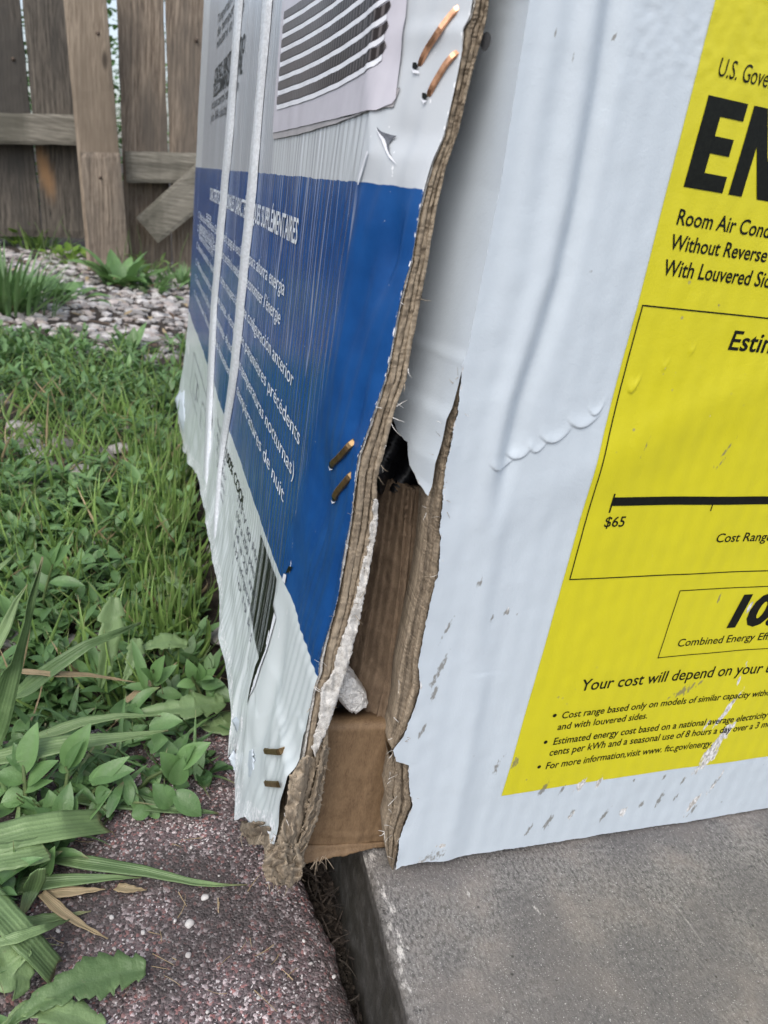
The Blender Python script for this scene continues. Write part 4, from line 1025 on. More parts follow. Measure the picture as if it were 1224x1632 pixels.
# ------------------------------------------------------------------ plants
def leaf(M, base, dirv, up, L, Wd, curl=.3, fold=.25, mi=0, sh=.5, n=5, shape='oval', tipdry=0, lobes=0, twist=0, vein=0, rnd=random):
    d = np.array(dirv, float); d /= np.linalg.norm(d); s_ = np.cross(d, up); s_ /= (np.linalg.norm(s_) + 1e-9); nn = np.cross(s_, d)
    P = []; Wr = []; p = np.array(base, float); st = L / n
    for i in range(n + 1):
        t = i / n
        if shape == 'oval': ww = math.sin(math.pi * (min(1, t * .95 + .04)) ** .85) ** .95
        elif shape == 'blade': ww = (.55 + .45 * min(1, t * 4)) * (1 - max(0, t - .35) / .65) ** .8 if t < 1 else 0
        elif shape == 'cut': ww = .85 + .15 * math.sin(3 * t) 
        else: ww = .12 + .88 * t ** 1.1 if t < .75 else (.88 * .75 ** 1.1 + .12) * math.sqrt(max(0, 1 - ((t - .75) / .25) ** 2))
        if lobes: ww *= 1 - .5 * abs(math.sin(lobes * math.pi * t)) ** 1.5 * (1 - .4 * t)
        hw = Wd * .5 * max(.03, ww)
        a = curl * (t - .3) * 1.6; dd = d * math.cos(a) - nn * math.sin(a) * 1; nu = nn * math.cos(a) + d * math.sin(a)
        tw = twist * t; ss = s_ * math.cos(tw) + nu * math.sin(tw); nu = nu * math.cos(tw) - s_ * math.sin(tw)
        fo = nu * hw * fold
        w_ = (min(1, max(0, sh)), max(0, (t - (1 - tipdry)) / max(.01, tipdry)) if tipdry else 0)
        P.append([p - ss * hw + fo, p - ss * hw * .5 + fo * .4, p, p + ss * hw * .5 + fo * .4, p + ss * hw + fo] if n > 4 else [p - ss * hw + fo, p, p + ss * hw + fo])
        Wr.append([(*w_, 1. * vein if k == (2 if n > 4 else 1) else 0, 1) for k in range(len(P[-1]))])
        p = p + dd * st
    M.grid(P, mi, Wr)
def tube(M, pts, r0, r1, mi=0, k=5, wear=(0.5, 0, 0, 1)):
    P = []; pts = [np.array(p, float) for p in pts]
    for i, p in enumerate(pts):
        d = pts[min(i + 1, len(pts) - 1)] - pts[max(0, i - 1)]; d /= np.linalg.norm(d); a = np.cross(d, (0.3, .1, 1.) if abs(d[2]) < .9 else (1., 0, 0)); a /= np.linalg.norm(a); b = np.cross(d, a)
        r = r0 + (r1 - r0) * i / (len(pts) - 1); P.append([p + r * (a * math.cos(2 * math.pi * j / k) + b * math.sin(2 * math.pi * j / k)) for j in range(k + 1)])
    M.grid(P, mi, [[wear] * (k + 1)] * len(P))
UP = np.array([0, 0, 1.])
def free_spot(x, y):
    """where plants may root: left of the box shadow line, beyond the paving"""
    if x > -.035 and y < .82: return False
    if y < .19 + .012 * math.sin(x * 60): return False
    return True
# low small-leaved ground cover
M = MB(); rl = random.Random(21); n = 0
while n < 2300:
    x = rl.uniform(-1.05, .04); y = .2 + rl.random() ** 1.25 * 1.02
    if x > -.05 and y < .83: continue
    if x < -.16 - .52 * y: continue
    dens = .75 + .6 * nz(x * 5, y * 5, 3) - max(0, y - .95) * 1.6
    if nz(x * 3.4 + 8, y * 3.4, 9) > .22 and y > .55: dens -= .65
    if rl.random() > dens: continue
    n += 1; z0 = gz(x, y); h = rl.uniform(.012, .045) * (1 if y > .45 else .8); az = rl.uniform(0, 6.28); lean = rl.uniform(.1, .9)
    dv = np.array([math.cos(az) * lean, math.sin(az) * lean, 1.]); dv /= np.linalg.norm(dv); b0 = np.array([x, y, z0]); sh = min(1, max(0, .5 + .5 * nz(x * 7, y * 7, 4) + rl.uniform(-.25, .25)))
    tube(M, [b0, b0 + dv * h * .5 + np.array([0, 0, .001]), b0 + dv * h], .0007, .0004, 1, 3)
    for q in range(rl.randint(4, 8)):
        t = rl.uniform(.25, 1); a2 = rl.uniform(0, 6.28); el = rl.uniform(-.1, .9)
        leaf(M, b0 + dv * h * t, (math.cos(a2) * math.cos(el), math.sin(a2) * math.cos(el), math.sin(el)), UP, rl.uniform(.011, .024), rl.uniform(.0045, .0085), rl.uniform(-.2, .7), rl.uniform(.1, .5), 0, sh + rl.uniform(-.25, .25), 4)
for i in range(430):
    ux, uy = rl.uniform(-160, 345), rl.uniform(1085, 1640); edge = float(np.interp(uy, [1085, 1240, 1290, 1330, 1400, 1460, 1640], [345, 335, 250, 150, 60, 10, -30]))
    if ux > edge - 25 * rl.random(): continue
    q = hit(ux, uy, 2, .0)
    if q[0] > -.05: continue
    z0 = max(gz(q[0], q[1]), 0 if q[1] < .17 else -.02); sh = rl.uniform(0, .8)
    for j in range(rl.randint(2, 4)):
        a2 = rl.uniform(0, 6.28); el = rl.uniform(-.1, .8); b = q + np.array([rl.uniform(-.004, .004), rl.uniform(-.004, .004), z0 + rl.uniform(.0, .009)])
        leaf(M, b, (math.cos(a2) * math.cos(el), math.sin(a2) * math.cos(el), math.sin(el)), UP, rl.choice([.007, .010, .013, .019, .024]) * rl.uniform(.8, 1.2), rl.choice([.003, .004, .006, .009]), rl.uniform(-.4, 1.1), rl.uniform(.1, .6), 0, sh * .8 + rl.uniform(-.3, .2), 6, 'oval', rl.choice([0, 0, 0, .2]))
    if rl.random() < .45: a2 = rl.uniform(0, 6.28); leaf(M, q + UP * z0, (math.cos(a2) * .9, math.sin(a2) * .9, rl.uniform(.1, .9)), (math.cos(a2), math.sin(a2), .8), rl.uniform(.02, .05), rl.uniform(.0014, .003), rl.uniform(.1, 1.2), .3, 0, rl.uniform(.2, 1), 6, 'blade', rl.choice([.1, .1, .6]))
    tube(M, [q + UP * z0, q + UP * (z0 + .008) + np.array([.004, 0, 0]), q + UP * (z0 + .014)], .0006, .0004, 1, 3)
tag(M.build('ground_cover', [M_LEAF, M_STEM]), 'low mat of small-leaved green weeds left of the box', 'weeds', kind='stuff')
# grass
M = MB(); n = 0
while n < 2600:
    x = rl.uniform(-1.05, .02); y = .2 + rl.random() ** 1.1 * 1.0
    if x > -.047 and y < .83: continue
    if x < -.16 - .55 * y: continue
    dens = .45 + .8 * nz(x * 4 + 2, y * 4, 13) + .25 * math.exp(-((y - .5) / .2) ** 2) - max(0, y - .9) * 1.2
    if rl.random() > dens: continue
    n += 1; az = rl.uniform(0, 6.28); ln = rl.uniform(.03, .085) * (1 if y > .35 else .85); lean = rl.uniform(.15, 1.1)
    leaf(M, (x, y, gz(x, y) - .002), (math.cos(az) * lean, math.sin(az) * lean, 1.), (math.cos(az + .5), math.sin(az + .5), .8), ln, rl.uniform(.0018, .0042), rl.uniform(.1, 1.3), .35, 0 if rl.random() < .93 else 1, rl.uniform(.1, .9), 6, 'blade', .12, 0, rl.uniform(-.6, .6))
# shadowy grass against the foot of the side panel
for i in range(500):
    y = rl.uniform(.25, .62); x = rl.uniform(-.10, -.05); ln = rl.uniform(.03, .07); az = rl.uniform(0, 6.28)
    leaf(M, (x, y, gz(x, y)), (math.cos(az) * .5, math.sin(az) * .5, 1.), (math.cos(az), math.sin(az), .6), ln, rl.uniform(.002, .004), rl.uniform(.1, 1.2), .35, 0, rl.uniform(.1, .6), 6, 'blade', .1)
tag(M.build('grass', [M_GRASS, M_DRYB]), 'unmown green grass with a few dry stalks left of the box', 'grass', kind='stuff')
# litter: dead stems and dry bits between the plants
M = MB()
for i in range(420):
    x = rl.uniform(-.6, -.04); y = rl.uniform(.12, .75); az = rl.uniform(0, 6.28); z = max(gz(x, y), 0 if y < .17 else -.02) + .003
    fibre(M, np.array([x, y, z]), np.array([math.cos(az), math.sin(az), .08]), rl.uniform(.01, .05), rl.uniform(.0003, .0008), 0)
for i in range(36):
    q = hit(rl.uniform(60, 480), rl.uniform(1270, 1600), 2, .0015); az = rl.uniform(0, 6.28); fibre(M, q, np.array([math.cos(az), math.sin(az), .02]), rl.uniform(.003, .014), rl.uniform(.00015, .0003), 0)
for i in range(34):
    q = hit(rl.uniform(60, 560), rl.uniform(1270, 1630), 2, .0008); s_ = rl.uniform(.0004, .0010)
    if q[0] < pav_x1(q[1]) - .004: stone(M, q, s_ * 1.3, s_, s_ * .7, rl.random() * 6, i, 1, 1, (rl.uniform(.6, 1), .2, 0, 1))
for px, py_, s_ in ((302, 1472, .0019), (327, 1430, .0017), (178, 1462, .0010), (300, 1522, .0012), (412, 1590, .0008), (228, 1486, .0010)):
    q = hit(px, py_, 2, .0006); stone(M, q, s_ * 1.2, s_, s_ * .6, px, px, 1, 2, (.9 if px != 135 else .25, .1, 0, 1))
for i in range(420):
    x = rl.uniform(-1.0, .2); y = rl.uniform(1.0, 2.3); az = rl.uniform(0, 6.28)
    leaf(M, (x, y, gz(x, y) + rl.uniform(.006, .018)), (math.cos(az), math.sin(az), rl.uniform(-.2, .3)), UP, rl.uniform(.012, .04), rl.uniform(.004, .012), rl.uniform(-.3, .8), .3, 2 if rl.random() < .6 else 0, rl.random(), 4)
tag(M.build('ground_litter', [M_DRYB, M_GRAV, simple('dead_leaf_brown', (.10, .065, .04), .8, 200)]), 'scattered straw bits and tiny pale pebbles on the paving', 'litter', kind='stuff')

def wpt(px, py, h): return hit(px, py, 2, h)
# leafy knotweed sprigs in the foreground: stem base px, then leaves (base px, tip px, height at base, height at tip, width)
def sprig(label, stem, leaves, wpx=.011, mat=None):
    root = empty('knotweed_sprig', tuple(wpt(*stem[0]))); tag(root, label, 'weed', 'leafy knotweed sprigs')
    A = MB(); tube(A, [wpt(*s) for s in stem], .0013, .0007, 0, 6); A.build('stem', M_STEM, root)
    B = MB()
    for (b0, t0, h0, h1, wd) in leaves:
        a = wpt(*b0, h0); b = wpt(*t0, h1); d = b - a; L = np.linalg.norm(d)
        up = CAM - a; up = up / np.linalg.norm(up) + UP * .8 + np.array([rl.uniform(-.4, .4), rl.uniform(-.4, .4), 0])
        cu = rl.uniform(.15, .5); leaf(B, a, d + up / np.linalg.norm(up) * L * .10, up, L * 1.04, wd, cu, rl.uniform(.15, .4), 0, rl.uniform(.2, .9), 9, 'oval', 0, 0, 0, .6)
    B.build('foliage', M_LEAF if mat is None else mat, root); return root
sprig('upright knotweed sprig with long oval leaves at the lower left edge', [(42, 1305, .0), (40, 1260, .012), (38, 1235, .022), (36, 1200, .03)],
      [((38, 1232), (60, 1153), .022, .045, .0115), ((38, 1232), (22, 1185), .022, .034, .006), ((44, 1250), (92, 1213), .016, .03, .010), ((38, 1245), (-8, 1236), .018, .022, .011), ((40, 1268), (2, 1282), .01, .008, .011), ((40, 1262), (84, 1245), .012, .02, .006), ((48, 1300), (58, 1330), .012, .003, .006), ((36, 1215), (10, 1206), .026, .03, .007)])
sprig('knotweed sprig with a folded pointed leaf standing beside the broad blade', [(100, 1320, 0), (104, 1260, .014), (108, 1228, .026), (104, 1222, .028)],
      [((104, 1222), (142, 1156), .026, .05, .0125), ((106, 1226), (132, 1180), .026, .045, .006), ((94, 1222), (128, 1216), .024, .026, .0115), ((92, 1318), (112, 1248), .008, .024, .0098), ((86, 1300), (78, 1260), .01, .02, .008), ((110, 1300), (122, 1270), .01, .018, .007), ((100, 1320), (118, 1340), .008, .002, .009), ((70, 1400), (88, 1350), .004, .018, .0085), ((40, 1330), (26, 1360), .012, .002, .006)])
sprig('spreading knotweed sprig rooted at the edge of the red paving', [(215, 1265, 0), (238, 1240, .010), (262, 1228, .018), (278, 1222, .024), (282, 1212, .03)],
      [((282, 1222), (333, 1184), .026, .042, .0115), ((284, 1224), (310, 1190), .024, .04, .009), ((278, 1235), (256, 1200), .022, .038, .011), ((280, 1250), (291, 1208), .018, .035, .010), ((272, 1285), (244, 1250), .008, .02, .0115), ((278, 1262), (320, 1300), .014, .004, .0115), ((250, 1286), (238, 1300), .006, .002, .010), ((210, 1300), (240, 1290), .006, .006, .008)])
sprig('knotweed sprig with a broad horizontal leaf between two grass blades', [(140, 1290, 0), (150, 1262, .01), (165, 1245, .018), (172, 1238, .022)],
      [((142, 1240), (213, 1228), .018, .026, .011), ((146, 1250), (205, 1206), .016, .03, .008), ((160, 1262), (172, 1252), .012, .018, .008), ((152, 1270), (178, 1262), .012, .016, .009), ((238, 1160), (290, 1150), .02, .024, .012), ((240, 1190), (268, 1180), .018, .026, .012), ((235, 1185), (285, 1200), .02, .016, .009)])
sprig('knotweed sprig with rounded leaves close under the torn box side', [(330, 1130, 0), (316, 1098, .012), (308, 1085, .02), (306, 1078, .026)],
      [((312, 1082), (298, 1052), .022, .038, .008), ((316, 1086), (318, 1058), .02, .034, .0075), ((322, 1086), (344, 1066), .018, .03, .0075), ((322, 1092), (358, 1092), .016, .02, .009), ((310, 1090), (282, 1094), .018, .02, .008), ((330, 1098), (368, 1118), .014, .01, .013), ((318, 1085), (340, 1082), .02, .028, .006)])
sprig('small-leaved knotweed sprig in the middle of the weeds', [(245, 1120, 0), (243, 1095, .012), (245, 1075, .024), (244, 1068, .03)],
      [((243, 1090), (225, 1066), .018, .034, .009), ((246, 1085), (262, 1046), .02, .042, .0095), ((246, 1092), (282, 1060), .016, .03, .008), ((240, 1098), (196, 1096), .014, .016, .006), ((232, 1100), (210, 1020), .014, .04, .007), ((250, 1105), (290, 1112), .012, .008, .009)])
sprig('pale tall knotweed sprig near the left edge above the long curved blade', [(66, 985, 0), (70, 950, .016), (78, 920, .032), (84, 900, .044)],
      [((78, 915), (52, 880), .034, .052, .0095), ((82, 905), (112, 868), .038, .06, .009), ((80, 928), (134, 934), .03, .03, .0095), ((76, 900), (68, 868), .04, .056, .005), ((72, 985), (48, 1020), .012, .004, .011), ((86, 898), (98, 862), .042, .062, .005), ((130, 892), (152, 895), .03, .034, .010)])
# single broad grass blades
def blade(label, pts, wd, tipdry=.05, mat=None, dry=False, shape='blade', sh=.5, fold=.22, cut_=False, cat='grass blade', name='grass_blade', lob=0, vein=.5, tw=0.):
    M = MB(); Q = [wpt(p[0], p[1], p[2] + (.009 if p[2] > .0085 else 0) * (name == 'grass_blade')) for p in pts]; n = 60 if lob else 26; R_ = resample(Q, n); P = []; Wr = []
    for i, p in enumerate(R_):
        t = i / (n - 1); d = R_[min(i + 1, n - 1)] - R_[max(0, i - 1)]; v = CAM - p; v /= np.linalg.norm(v); v = v * .75 + UP * .65 + np.array([math.sin(tw + 2 * t), math.cos(tw), 0]) * .35
        s_ = np.cross(d, v); s_ /= np.linalg.norm(s_); nn = np.cross(s_, d); nn /= np.linalg.norm(nn)
        if nn @ v < 0: nn = -nn
        if cut_: ww = 1.0 - .12 * t
        elif shape == 'leaf': ww = max(.05, (t ** .7 * 1.25 if t < .55 else math.sqrt(max(0, 1 - ((t - .62) / .40) ** 2))))
        else: ww = (.75 + .25 * min(1, t * 4)) * (1 - max(0, t - .3) / .7) ** .85
        wl = wr = wd * .5 * max(.02, ww)
        if lob:
            q1 = (t * lob * 1.3 + .5 * nz(t * 4, 1, wd * 700)) % 1; q2 = (t * lob * 1.1 + .4 + .5 * nz(t * 4, 7, wd * 500)) % 1; a1 = .25 + .5 * abs(nz(t * 3, 2, wd * 300)); a2 = .25 + .5 * abs(nz(t * 3, 8, wd * 300))
            wl *= 1 - a1 * q1 ** 1.4 + .08 * nz(t * 45, 1, wd * 900); wr *= 1 - a2 * q2 ** 1.4 + .08 * nz(t * 45, 5, wd * 900)
        wav = .0006 * nz(t * 8, 3, wd * 700)
        row = [p + s_ * (wl * a if a > 0 else wr * a) + nn * (abs(a) * wd * .5 * fold + wav * a) for a in (-1, -.6, -.2, 0, .2, .6, 1)]
        if cut_ and i == n - 1: row = [q + d / np.linalg.norm(d) * .003 * nz(k * 1.7, wd * 500, 2) for k, q in enumerate(row)]
        if cut_ and i == 0: row = [q - d / np.linalg.norm(d) * .002 * nz(k * 1.9, wd * 800, 2) for k, q in enumerate(row)]
        dr = 1. if dry else max(0, (t - 1 + tipdry) / max(tipdry, .001))
        P.append(row); Wr.append([(min(1, max(0, sh + .25 * nz(t * 5, k, wd * 400))), dr * (.9 if not dry else .25), vein if k == 3 else 0, .5 if shape == 'leaf' else (0, .2, .4, .5, .6, .8, 1)[k]) for k in range(7)])
    M.grid(P, 0, Wr); o = M.build(name, mat or (M_DRYB if dry else M_BLADE), None, solid=.00035, off=0)
    return tag(o, label, cat)
blade('tall wide grass blade rising at the left edge with a white nicked tip', [(-30, 1240, 0), (-5, 1150, .03), (18, 1065, .06), (45, 965, .1), (67, 886, .125)], .0125, .06, sh=.25, fold=.35, vein=.2)
blade('pale narrow grass blade leaning at the left edge above the wide blade', [(-25, 1060, .03), (8, 1000, .05), (26, 958, .062), (44, 932, .07)], .008, .12, sh=.9)
blade('short pale blade tip poking in at the upper left of the weeds', [(-40, 930, .03), (0, 905, .04), (26, 882, .05)], .006, .05, sh=.9)
blade('long arching green grass blade curving up to the right', [(-10, 1132, .01), (45, 1098, .03), (92, 1062, .045), (140, 1030, .055), (190, 1010, .055), (222, 996, .05)], .011, .04, sh=.3, fold=.4, tw=1.)
blade('wide flat grass blade lying across the weeds with a snapped tip', [(-15, 1212, .016), (60, 1196, .02), (110, 1186, .022), (185, 1178, .022), (268, 1166, .022)], .0125, .04, sh=.75, vein=.8)
blade('slim bluish grass blade lying above the wide flat one', [(60, 1176, .012), (130, 1152, .018), (190, 1142, .02), (256, 1142, .018)], .0075, .04, sh=.85)
blade('dark shaded grass blade lying low along the paving edge', [(120, 1270, .004), (200, 1278, .006), (270, 1290, .005), (348, 1298, .002)], .0125, .03, sh=.1, vein=.2)
blade('broad bright blade with a ragged brown cut end on the paving', [(-20, 1345, .012), (40, 1328, .014), (100, 1318, .012), (162, 1312, .008)], .0165, .05, sh=.8, cut_=True, vein=.7)
blade('broad bright blade with a pale torn end just below the brown cut one', [(-20, 1374, .012), (20, 1366, .013), (50, 1361, .012), (74, 1354, .01)], .0145, .03, sh=.85, cut_=True, vein=.7)
blade('very long thin dark blade lying across the red paving to a dry tip', [(80, 1368, .006), (150, 1378, .007), (230, 1390, .005), (310, 1408, .003), (350, 1412, .002), (394, 1411, .001)], .0075, .15, sh=.3, vein=.3)
blade('flat olive grass blade lying under the thin dark one', [(-15, 1420, .004), (50, 1410, .006), (110, 1404, .006), (180, 1400, .005), (225, 1400, .003)], .0085, .05, sh=.6)
blade('wide blade with a cut end slanting down the lower left paving', [(-25, 1430, .01), (15, 1472, .012), (45, 1505, .01), (86, 1552, .004)], .0125, .03, sh=.55, cut_=True)
blade('thin bright blade crossing the slanting cut one', [(-20, 1508, .012), (30, 1494, .014), (70, 1480, .012), (110, 1467, .008)], .005, .04, sh=.95, vein=.2)
blade('short half dry green stalk on the paving beside the straws', [(40, 1470, .003), (80, 1464, .003), (145, 1453, .002)], .005, .5, sh=.6)
blade('golden dry straw lying diagonally on the red paving', [(66, 1424, .006), (100, 1455, .005), (135, 1478, .003), (172, 1497, .002)], .0052, 0, dry=True, sh=.5, cat='dry straw', name='dry_straw')
blade('pale dry straw lying level above the diagonal golden one', [(72, 1424, .004), (110, 1422, .004), (168, 1418, .002)], .0058, 0, dry=True, sh=.85, cat='dry straw', name='dry_straw')
blade('tiny tan dry leaf curl alone on the paving', [(186, 1414, .002), (200, 1417, .004), (233, 1419, .001)], .0052, 0, dry=True, sh=.8, cat='dry leaf', name='dry_leaf')
blade('twisted olive dead leaf under the golden straw', [(60, 1385, .014), (50, 1420, .008), (38, 1450, .004), (20, 1475, .003)], .009, .4, sh=.3, tw=1.5)
blade('long dry bent stalk lying over the weeds', [(30, 1070, .05), (92, 1075, .05), (140, 1076, .046), (180, 1082, .04), (216, 1088, .035)], .0042, 0, dry=True, sh=.4, cat='dry straw', name='dry_straw')
blade('pale hollow dry stalk end pointing at the box', [(200, 1118, .01), (235, 1092, .014), (262, 1074, .016), (282, 1056, .018)], .005, 0, dry=True, sh=.7, cat='dry straw', name='dry_straw')
# toothed dandelion leaves
def dand(label, pts, wd, lob, sh, **kw): return blade(label, pts, wd, 0, None, False, 'leaf', sh, .18, False, 'dandelion leaf', 'dandelion_leaf', lob, .9, **kw)
dand('large torn dandelion leaf lying on the paving at the bottom', [(10, 1640, .006), (60, 1600, .008), (120, 1570, .008), (180, 1552, .006), (232, 1546, .005)], .020, 6.5, .2)
dand('light green dandelion leaf curling at the very bottom corner', [(-10, 1650, .004), (40, 1610, .006), (90, 1615, .008), (165, 1640, .005)], .014, 3.5, .95)
dand('pale yellowish crumpled leaf at the lower left edge', [(-30, 1500, .01), (0, 1520, .014), (20, 1555, .014), (48, 1562, .008)], .019, 2.5, 1.0, tw=2.)
dand('upright toothed dandelion leaf with a pale midrib amid the weeds', [(160, 1100, .004), (168, 1060, .02), (174, 1010, .038), (182, 952, .055)], .019, 3.5, .7)
dand('toothed dandelion leaf lying level towards the box side', [(212, 1140, .012), (262, 1132, .016), (310, 1128, .018), (358, 1120, .016)], .021, 4.5, .55)
dand('crinkled dandelion leaf just above the level one', [(215, 1040, .02), (240, 1030, .026), (270, 1022, .026), (298, 1030, .022)], .016, 3.5, .6)
dand('dandelion leaf with ragged lobes in the middle of the weeds', [(196, 1092, .012), (205, 1070, .02), (214, 1046, .026), (218, 1018, .03)], .012, 3.5, .7)
dand('yellowing round leaf lying dark under the box side', [(312, 1150, .004), (336, 1160, .006), (362, 1156, .006), (374, 1140, .006)], .016, 0, 1.0)
dand('pale three-pointed leaf at the top of the weeds beside the box', [(298, 950, .02), (288, 938, .026), (280, 932, .026), (272, 920, .022)], .018, 1.5, .9)

# ------------------------------------------------------------------ weeds in the gravel by the fence
def weed(name, label, px, py, n, L, Wd, mat, el=(.2, 1.2), spread=.02, shape='oval', lob=0, grp=None, stems=0):
    c = hit(px, py, 2, 0); root = empty(name, (c[0], c[1], gz(c[0], c[1]))); tag(root, label, 'weed', grp); B = MB()
    for i in range(n):
        a = rl.uniform(0, 6.28); e = rl.uniform(*el); r = rl.random() * spread; ll = L * rl.uniform(.6, 1.2)
        b = (c[0] + r * math.cos(a), c[1] + r * math.sin(a), gz(c[0], c[1]) + rl.random() * (.04 if stems else .004))
        leaf(B, b, (math.cos(a) * math.cos(e), math.sin(a) * math.cos(e), math.sin(e)), UP, ll, Wd * rl.uniform(.7, 1.2), rl.uniform(.1, .9), .25, 0, rl.uniform(.2, 1), 6, shape, 0, lob, rl.uniform(-.3, .3), .4)
    B.build('foliage', mat, root)
    if stems:
        for i in range(stems):
            A = MB(); a = rl.uniform(0, 6.28); h = rl.uniform(.05, .15); p0 = np.array([c[0] + rl.uniform(-spread, spread), c[1] + rl.uniform(-spread, spread), gz(c[0], c[1])]); tube(A, [p0, p0 + np.array([.15 * h * math.cos(a), .1 * h, h * .6]), p0 + np.array([.35 * h * math.cos(a), .1 * h, h])], .0016, .0008, 0, 4)
            A.build('stem', M_STEM, root)
    return root
weed('broadleaf_weed', 'broad-leaved rosette weed at the foot of the mended fence post', 192, 452, 26, .11, .040, M_LEAF, (.1, 1.1), .05, 'oval')
weed('broadleaf_weed', 'flat spreading weed in the gravel right of the post rosette', 245, 462, 30, .08, .022, M_LEAF, (.1, 1.0), .09, 'oval', 3)
weed('tall_weed', 'wispy tall weed stems before the split fence boards', 232, 436, 30, .05, .012, M_GRASS, (.2, 1.3), .10, 'oval', 0, None, 9)
weed('clover_weed', 'bright yellow-green clover clump on the stones beside the post', 115, 418, 34, .038, .026, M_LIME, (.1, 1.0), .085, 'oval', 0, None, 8)
weed('clover_weed', 'bright yellow-green weed clump farther left below the dark boards', 28, 388, 26, .045, .03, M_LIME, (.1, 1.0), .09, 'oval', 0, None, 6)
weed('grassy_weed', 'thin-leaved green weed under the left fence boards', 62, 394, 60, .09, .010, M_GRASS, (.4, 1.4), .10, 'blade')
weed('grass_tuft', 'dense dark grass tuft cut by the left picture edge', 8, 492, 260, .13, .008, M_LEAF, (.5, 1.45), .11, 'blade')
weed('broadleaf_weed', 'low round-leaved weed on the stones between tuft and post', 62, 462, 16, .06, .035, M_LEAF, (.1, .8), .05, 'oval')
weed('grassy_weed', 'fine feathery weed in the gravel close to the box edge', 292, 452, 90, .07, .008, M_LEAF, (.2, 1.4), .10, 'blade')
weed('broadleaf_weed', 'lone small weed standing in the lit gravel', 208, 556, 14, .05, .016, M_LEAF, (.2, 1.2), .025, 'oval')
weed('broadleaf_weed', 'grey-green weed low on the stones left of the post foot', 108, 470, 22, .06, .028, M_LEAF, (.1, .7), .10, 'oval')

# ------------------------------------------------------------------ fence
def wood_mat(name, a, b, dark, horiz=False, warm=None):
    k = N(name); oi = k.n('ObjectInfo'); P0_ = k.pos(); off = k.n('VectorMath', operation='MULTIPLY_ADD')
    cmb = k.n('CombineXYZ'); [k.set(cmb.inputs[i], oi.outputs['Random']) for i in range(3)]
    k.set(off.inputs[0], cmb.outputs[0]); off.inputs[1].default_value = (7, 3, 5); k.set(off.inputs[2], P0_); P = off.outputs[0]
    st = (.06, 1, 1) if horiz else (1, 1, .06)
    Pd = k.scale(P, st); wv = k.noise(k.scale(P, (.4, 1, 1) if horiz else (1, 1, .3)), 9, 3, .5)
    # growth rings pulled out along the board, bending round knots
    kn = k.vor(k.scale(P, (.5, 1, 1) if horiz else (1, 1, .35)), 7)
    x = k.xyz(P); u = x[2] if horiz else x[0]
    ring = k.m('SINE', k.m('ADD', k.m('MULTIPLY', u, 420), k.m('ADD', k.m('MULTIPLY', wv, 40), k.m('DIVIDE', 3.5, k.m('ADD', kn, .12)))))
    f = k.m('ADD', k.m('MULTIPLY', k.noise(Pd, 420, 4, .65), .5), k.m('MULTIPLY', k.noise(k.scale(P, (.02, 1, 1) if horiz else (1, 1, .02)), 260, 3, .6), .5))
    t = k.m('ADD', k.m('MULTIPLY', f, .95), k.m('MULTIPLY', k.m('MULTIPLY_ADD', ring, .5, .5), .05))
    c = k.mix(k.ramp(t, .35, .65), a, b)
    c = k.mix(k.ramp(k.noise(k.scale(P, (1, 1, .25)), 7, 4, .6), .42, .66, 0, .85), c, dark)
    c = k.mix(k.ramp(kn, .085, .04), c, tuple(v * .35 for v in a))
    c = k.mix(k.ramp(k.noise(Pd, 160, 2), .70, .78), c, tuple(v * .3 for v in a))
    w = k.wear()
    if warm: c = k.mix(k.m('MULTIPLY', w[0], k.ramp(f, .2, .6, .6, 1)), c, warm)
    return k.fin(c, .85, k.bump(t, .45, .002))
M_W1 = wood_mat('weathered_brown_board', (.09, .066, .047), (.335, .27, .205), (.10, .085, .07), False, (.30, .16, .07))
M_W2 = wood_mat('grey_dark_board', (.03, .026, .021), (.16, .138, .112), (.05, .046, .04), False, (.33, .19, .09))
M_W3 = wood_mat('tan_post_wood', (.16, .12, .085), (.40, .33, .25), (.16, .125, .09))
M_WH = wood_mat('grey_rail_wood', (.11, .10, .08), (.27, .25, .205), (.09, .085, .065), True)
M_NAIL = simple('rusty_nail', (.12, .09, .07), .6, 200, .3, .2, .0004, .6)
def plank(name, parent, quad, yp, th, mat, nx=10, nzv=34, bow=.004, warmspot=None, sd=0., rag=.002):
    TL, TR, BR, BL = [hit(*q, 1, yp) for q in quad]; M = MB(); F_ = []; Wr = []
    rows_ = []
    for j in range(nzv):
        v = j / (nzv - 1); r = []; wr = []
        for i in range(nx):
            u = i / (nx - 1); p = (TL * (1 - u) + TR * u) * (1 - v) + (BL * (1 - u) + BR * u) * v
            p = p.copy(); p[1] += bow * nz(v * 2, sd, 1) + .0012 * nz(u * 4, v * 20, sd)
            if i in (0, nx - 1): p[0] += rag * nz(v * 14, sd, u * 3)
            if j in (0, nzv - 1): p[2] += rag * nz(u * 9, sd, v * 3)
            e = min(i, nx - 1 - i, j, nzv - 1 - j); p[1] += .003 if e == 0 else 0
            r.append(p); q = 0
            if warmspot: q = math.exp(-(((u - warmspot[0] - (v - warmspot[1]) * warmspot[4]) / warmspot[2]) ** 2 + ((v - warmspot[1]) / warmspot[3]) ** 2) ** 2)
            wr.append((q, 0, 0, 1))
        rows_.append(r); Wr.append(wr)
    M.grid(rows_[::-1], 0, Wr[::-1])
    nb = len(M.v); back = [[p + np.array([0, th, 0]) for p in r] for r in rows_]; M.grid(back, 0, Wr)
    per = [rows_[0][i] for i in range(nx)] + [rows_[j][-1] for j in range(1, nzv)] + [rows_[-1][i] for i in range(nx - 2, -1, -1)] + [rows_[j][0] for j in range(nzv - 2, 0, -1)]
    pb = [p + np.array([0, th, 0]) for p in per]; M.grid([per + per[:1], pb + pb[:1]], 0)
    return M.build(name, mat, parent, smooth=False)
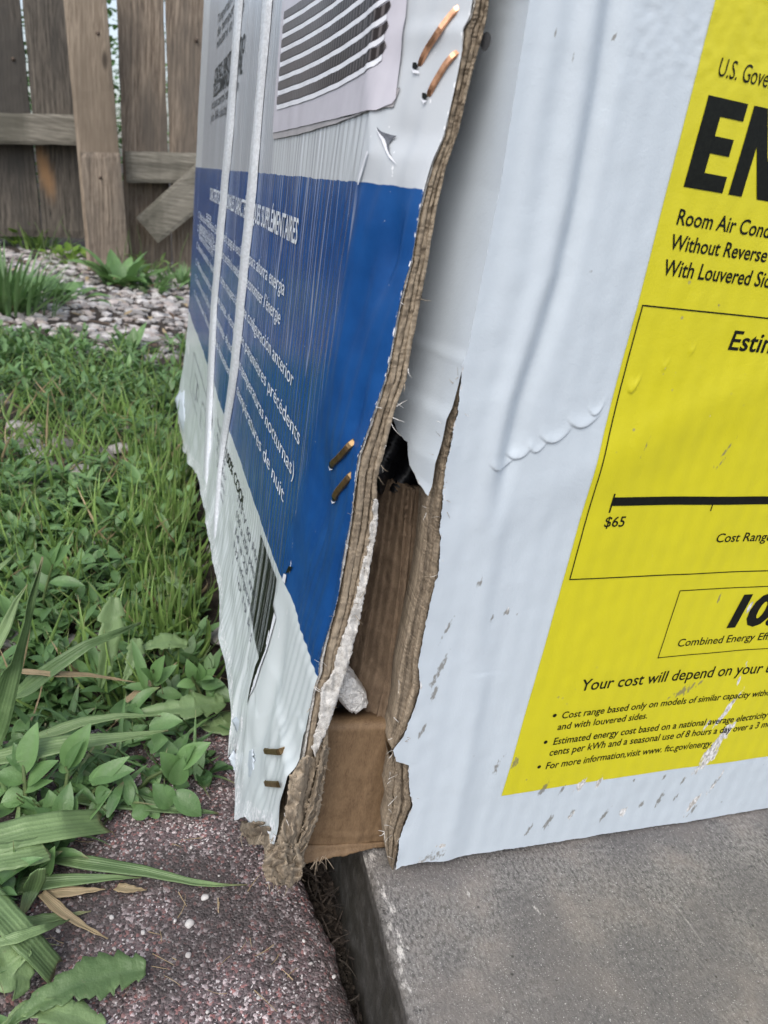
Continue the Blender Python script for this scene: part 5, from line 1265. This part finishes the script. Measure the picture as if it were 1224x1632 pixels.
def nail(parent, px, py, yp):
    M = MB(); c = hit(px, py, 1, yp); M.add([c + np.array([.005 * math.cos(k * .7854), -.0025, .005 * math.sin(k * .7854)]) for k in range(8)] + [c + np.array([.0055 * math.cos(k * .7854), .002, .0055 * math.sin(k * .7854)]) for k in range(8)],
        [tuple(range(8))] + [(k, k + 8, (k + 1) % 8 + 8, (k + 1) % 8) for k in range(8)]); M.build('nail', M_NAIL, parent)
FL = empty('fence_section', (-.5, 2.6, 0)); tag(FL, 'dark grey weathered fence section of upright boards, left of the tan post', 'fence')
plank('fence_board', FL, [(-60, -70), (24, -70), (66, 378), (-18, 376)], 2.62, .02, M_W2, sd=1.)
plank('fence_board', FL, [(29, -70), (108, -70), (134, 380), (68.5, 378)], 2.62, .02, M_W2, sd=2., warmspot=(.18, .74, .16, .10, 1.2))
plank('fence_board', FL, [(-150, -70), (-64, -70), (-22, 376), (-110, 374)], 2.62, .02, M_W2, sd=12.)
plank('fence_rail', FL, [(-150, 176), (128, 183), (128, 231), (-150, 228)], 2.55, .06, M_WH, 24, 10, sd=3.)
nail(FL, 21, 94, 2.617)
PO = empty('fence_post', tuple(hit(170, 436, 2, -.01))); tag(PO, 'tall tan fence post with a shorter board nailed over its foot', 'fence post')
plank('post_timber', PO, [(95, -70), (163, -70), (206, 440), (140, 436)], 2.235, .075, M_W3, 12, 40, .002, sd=4., rag=.001)
plank('splice_board', PO, [(127.5, 242), (191, 243.5), (208, 440), (146, 436)], 2.20, .022, M_W1, 10, 24, .003, sd=5.)
nail(PO, 156, 53, 2.234); nail(PO, 160, 283, 2.199)
FR = empty('fence_section', (-.02, 2.36, 0)); tag(FR, 'light brown fence section of knotty upright boards, right of the tan post', 'fence')
plank('fence_board', FR, [(183, -70), (258.5, -70), (274, 442), (202, 440)], 2.36, .02, M_W1, sd=6.)
plank('fence_board', FR, [(261, -70), (338, -70), (346, 444), (276.5, 443)], 2.36, .02, M_W1, sd=7.)
plank('fence_board', FR, [(341, -70), (420, -70), (424, 446), (349, 444)], 2.36, .02, M_W1, sd=8.)
plank('fence_rail', FR, [(199, 241), (420, 246), (420, 294), (202, 291)], 2.30, .055, M_WH, 24, 10, sd=9.)
nail(FR, 313, 64, 2.357)
LB = plank('loose_plank', None, [(217, 347), (352, 226), (366, 296), (252, 388)], 2.27, .025, M_WH, 16, 10, .003, sd=10.)
tag(LB, 'short grey-green plank leaning diagonally below the right fence rail', 'plank')
# beyond the fence
M = MB(); rh = random.Random(4)
for i in range(5200):
    a = (rh.gauss(0, .9), rh.gauss(0, .45), abs(rh.gauss(.55, .42))); az = rh.uniform(0, 6.28)
    leaf(M, (-.9 + a[0], 5.2 + a[1], a[2]), (math.cos(az), math.sin(az), rh.uniform(-.5, .6)), UP, .07, .035, .3, .3, 0, rh.random(), 3)
HB = empty('hedge_shrub', (-.9, 5.2, 0)); tag(HB, 'green shrub glimpsed through the gaps of the fence', 'shrub'); M.build('foliage', M_LEAF, HB)
A = MB(); tube(A, [(-.9, 5.2, -.02), (-.88, 5.2, .4), (-.95, 5.25, .8)], .03, .015, 0, 7); A.build('stem', M_W2, HB)
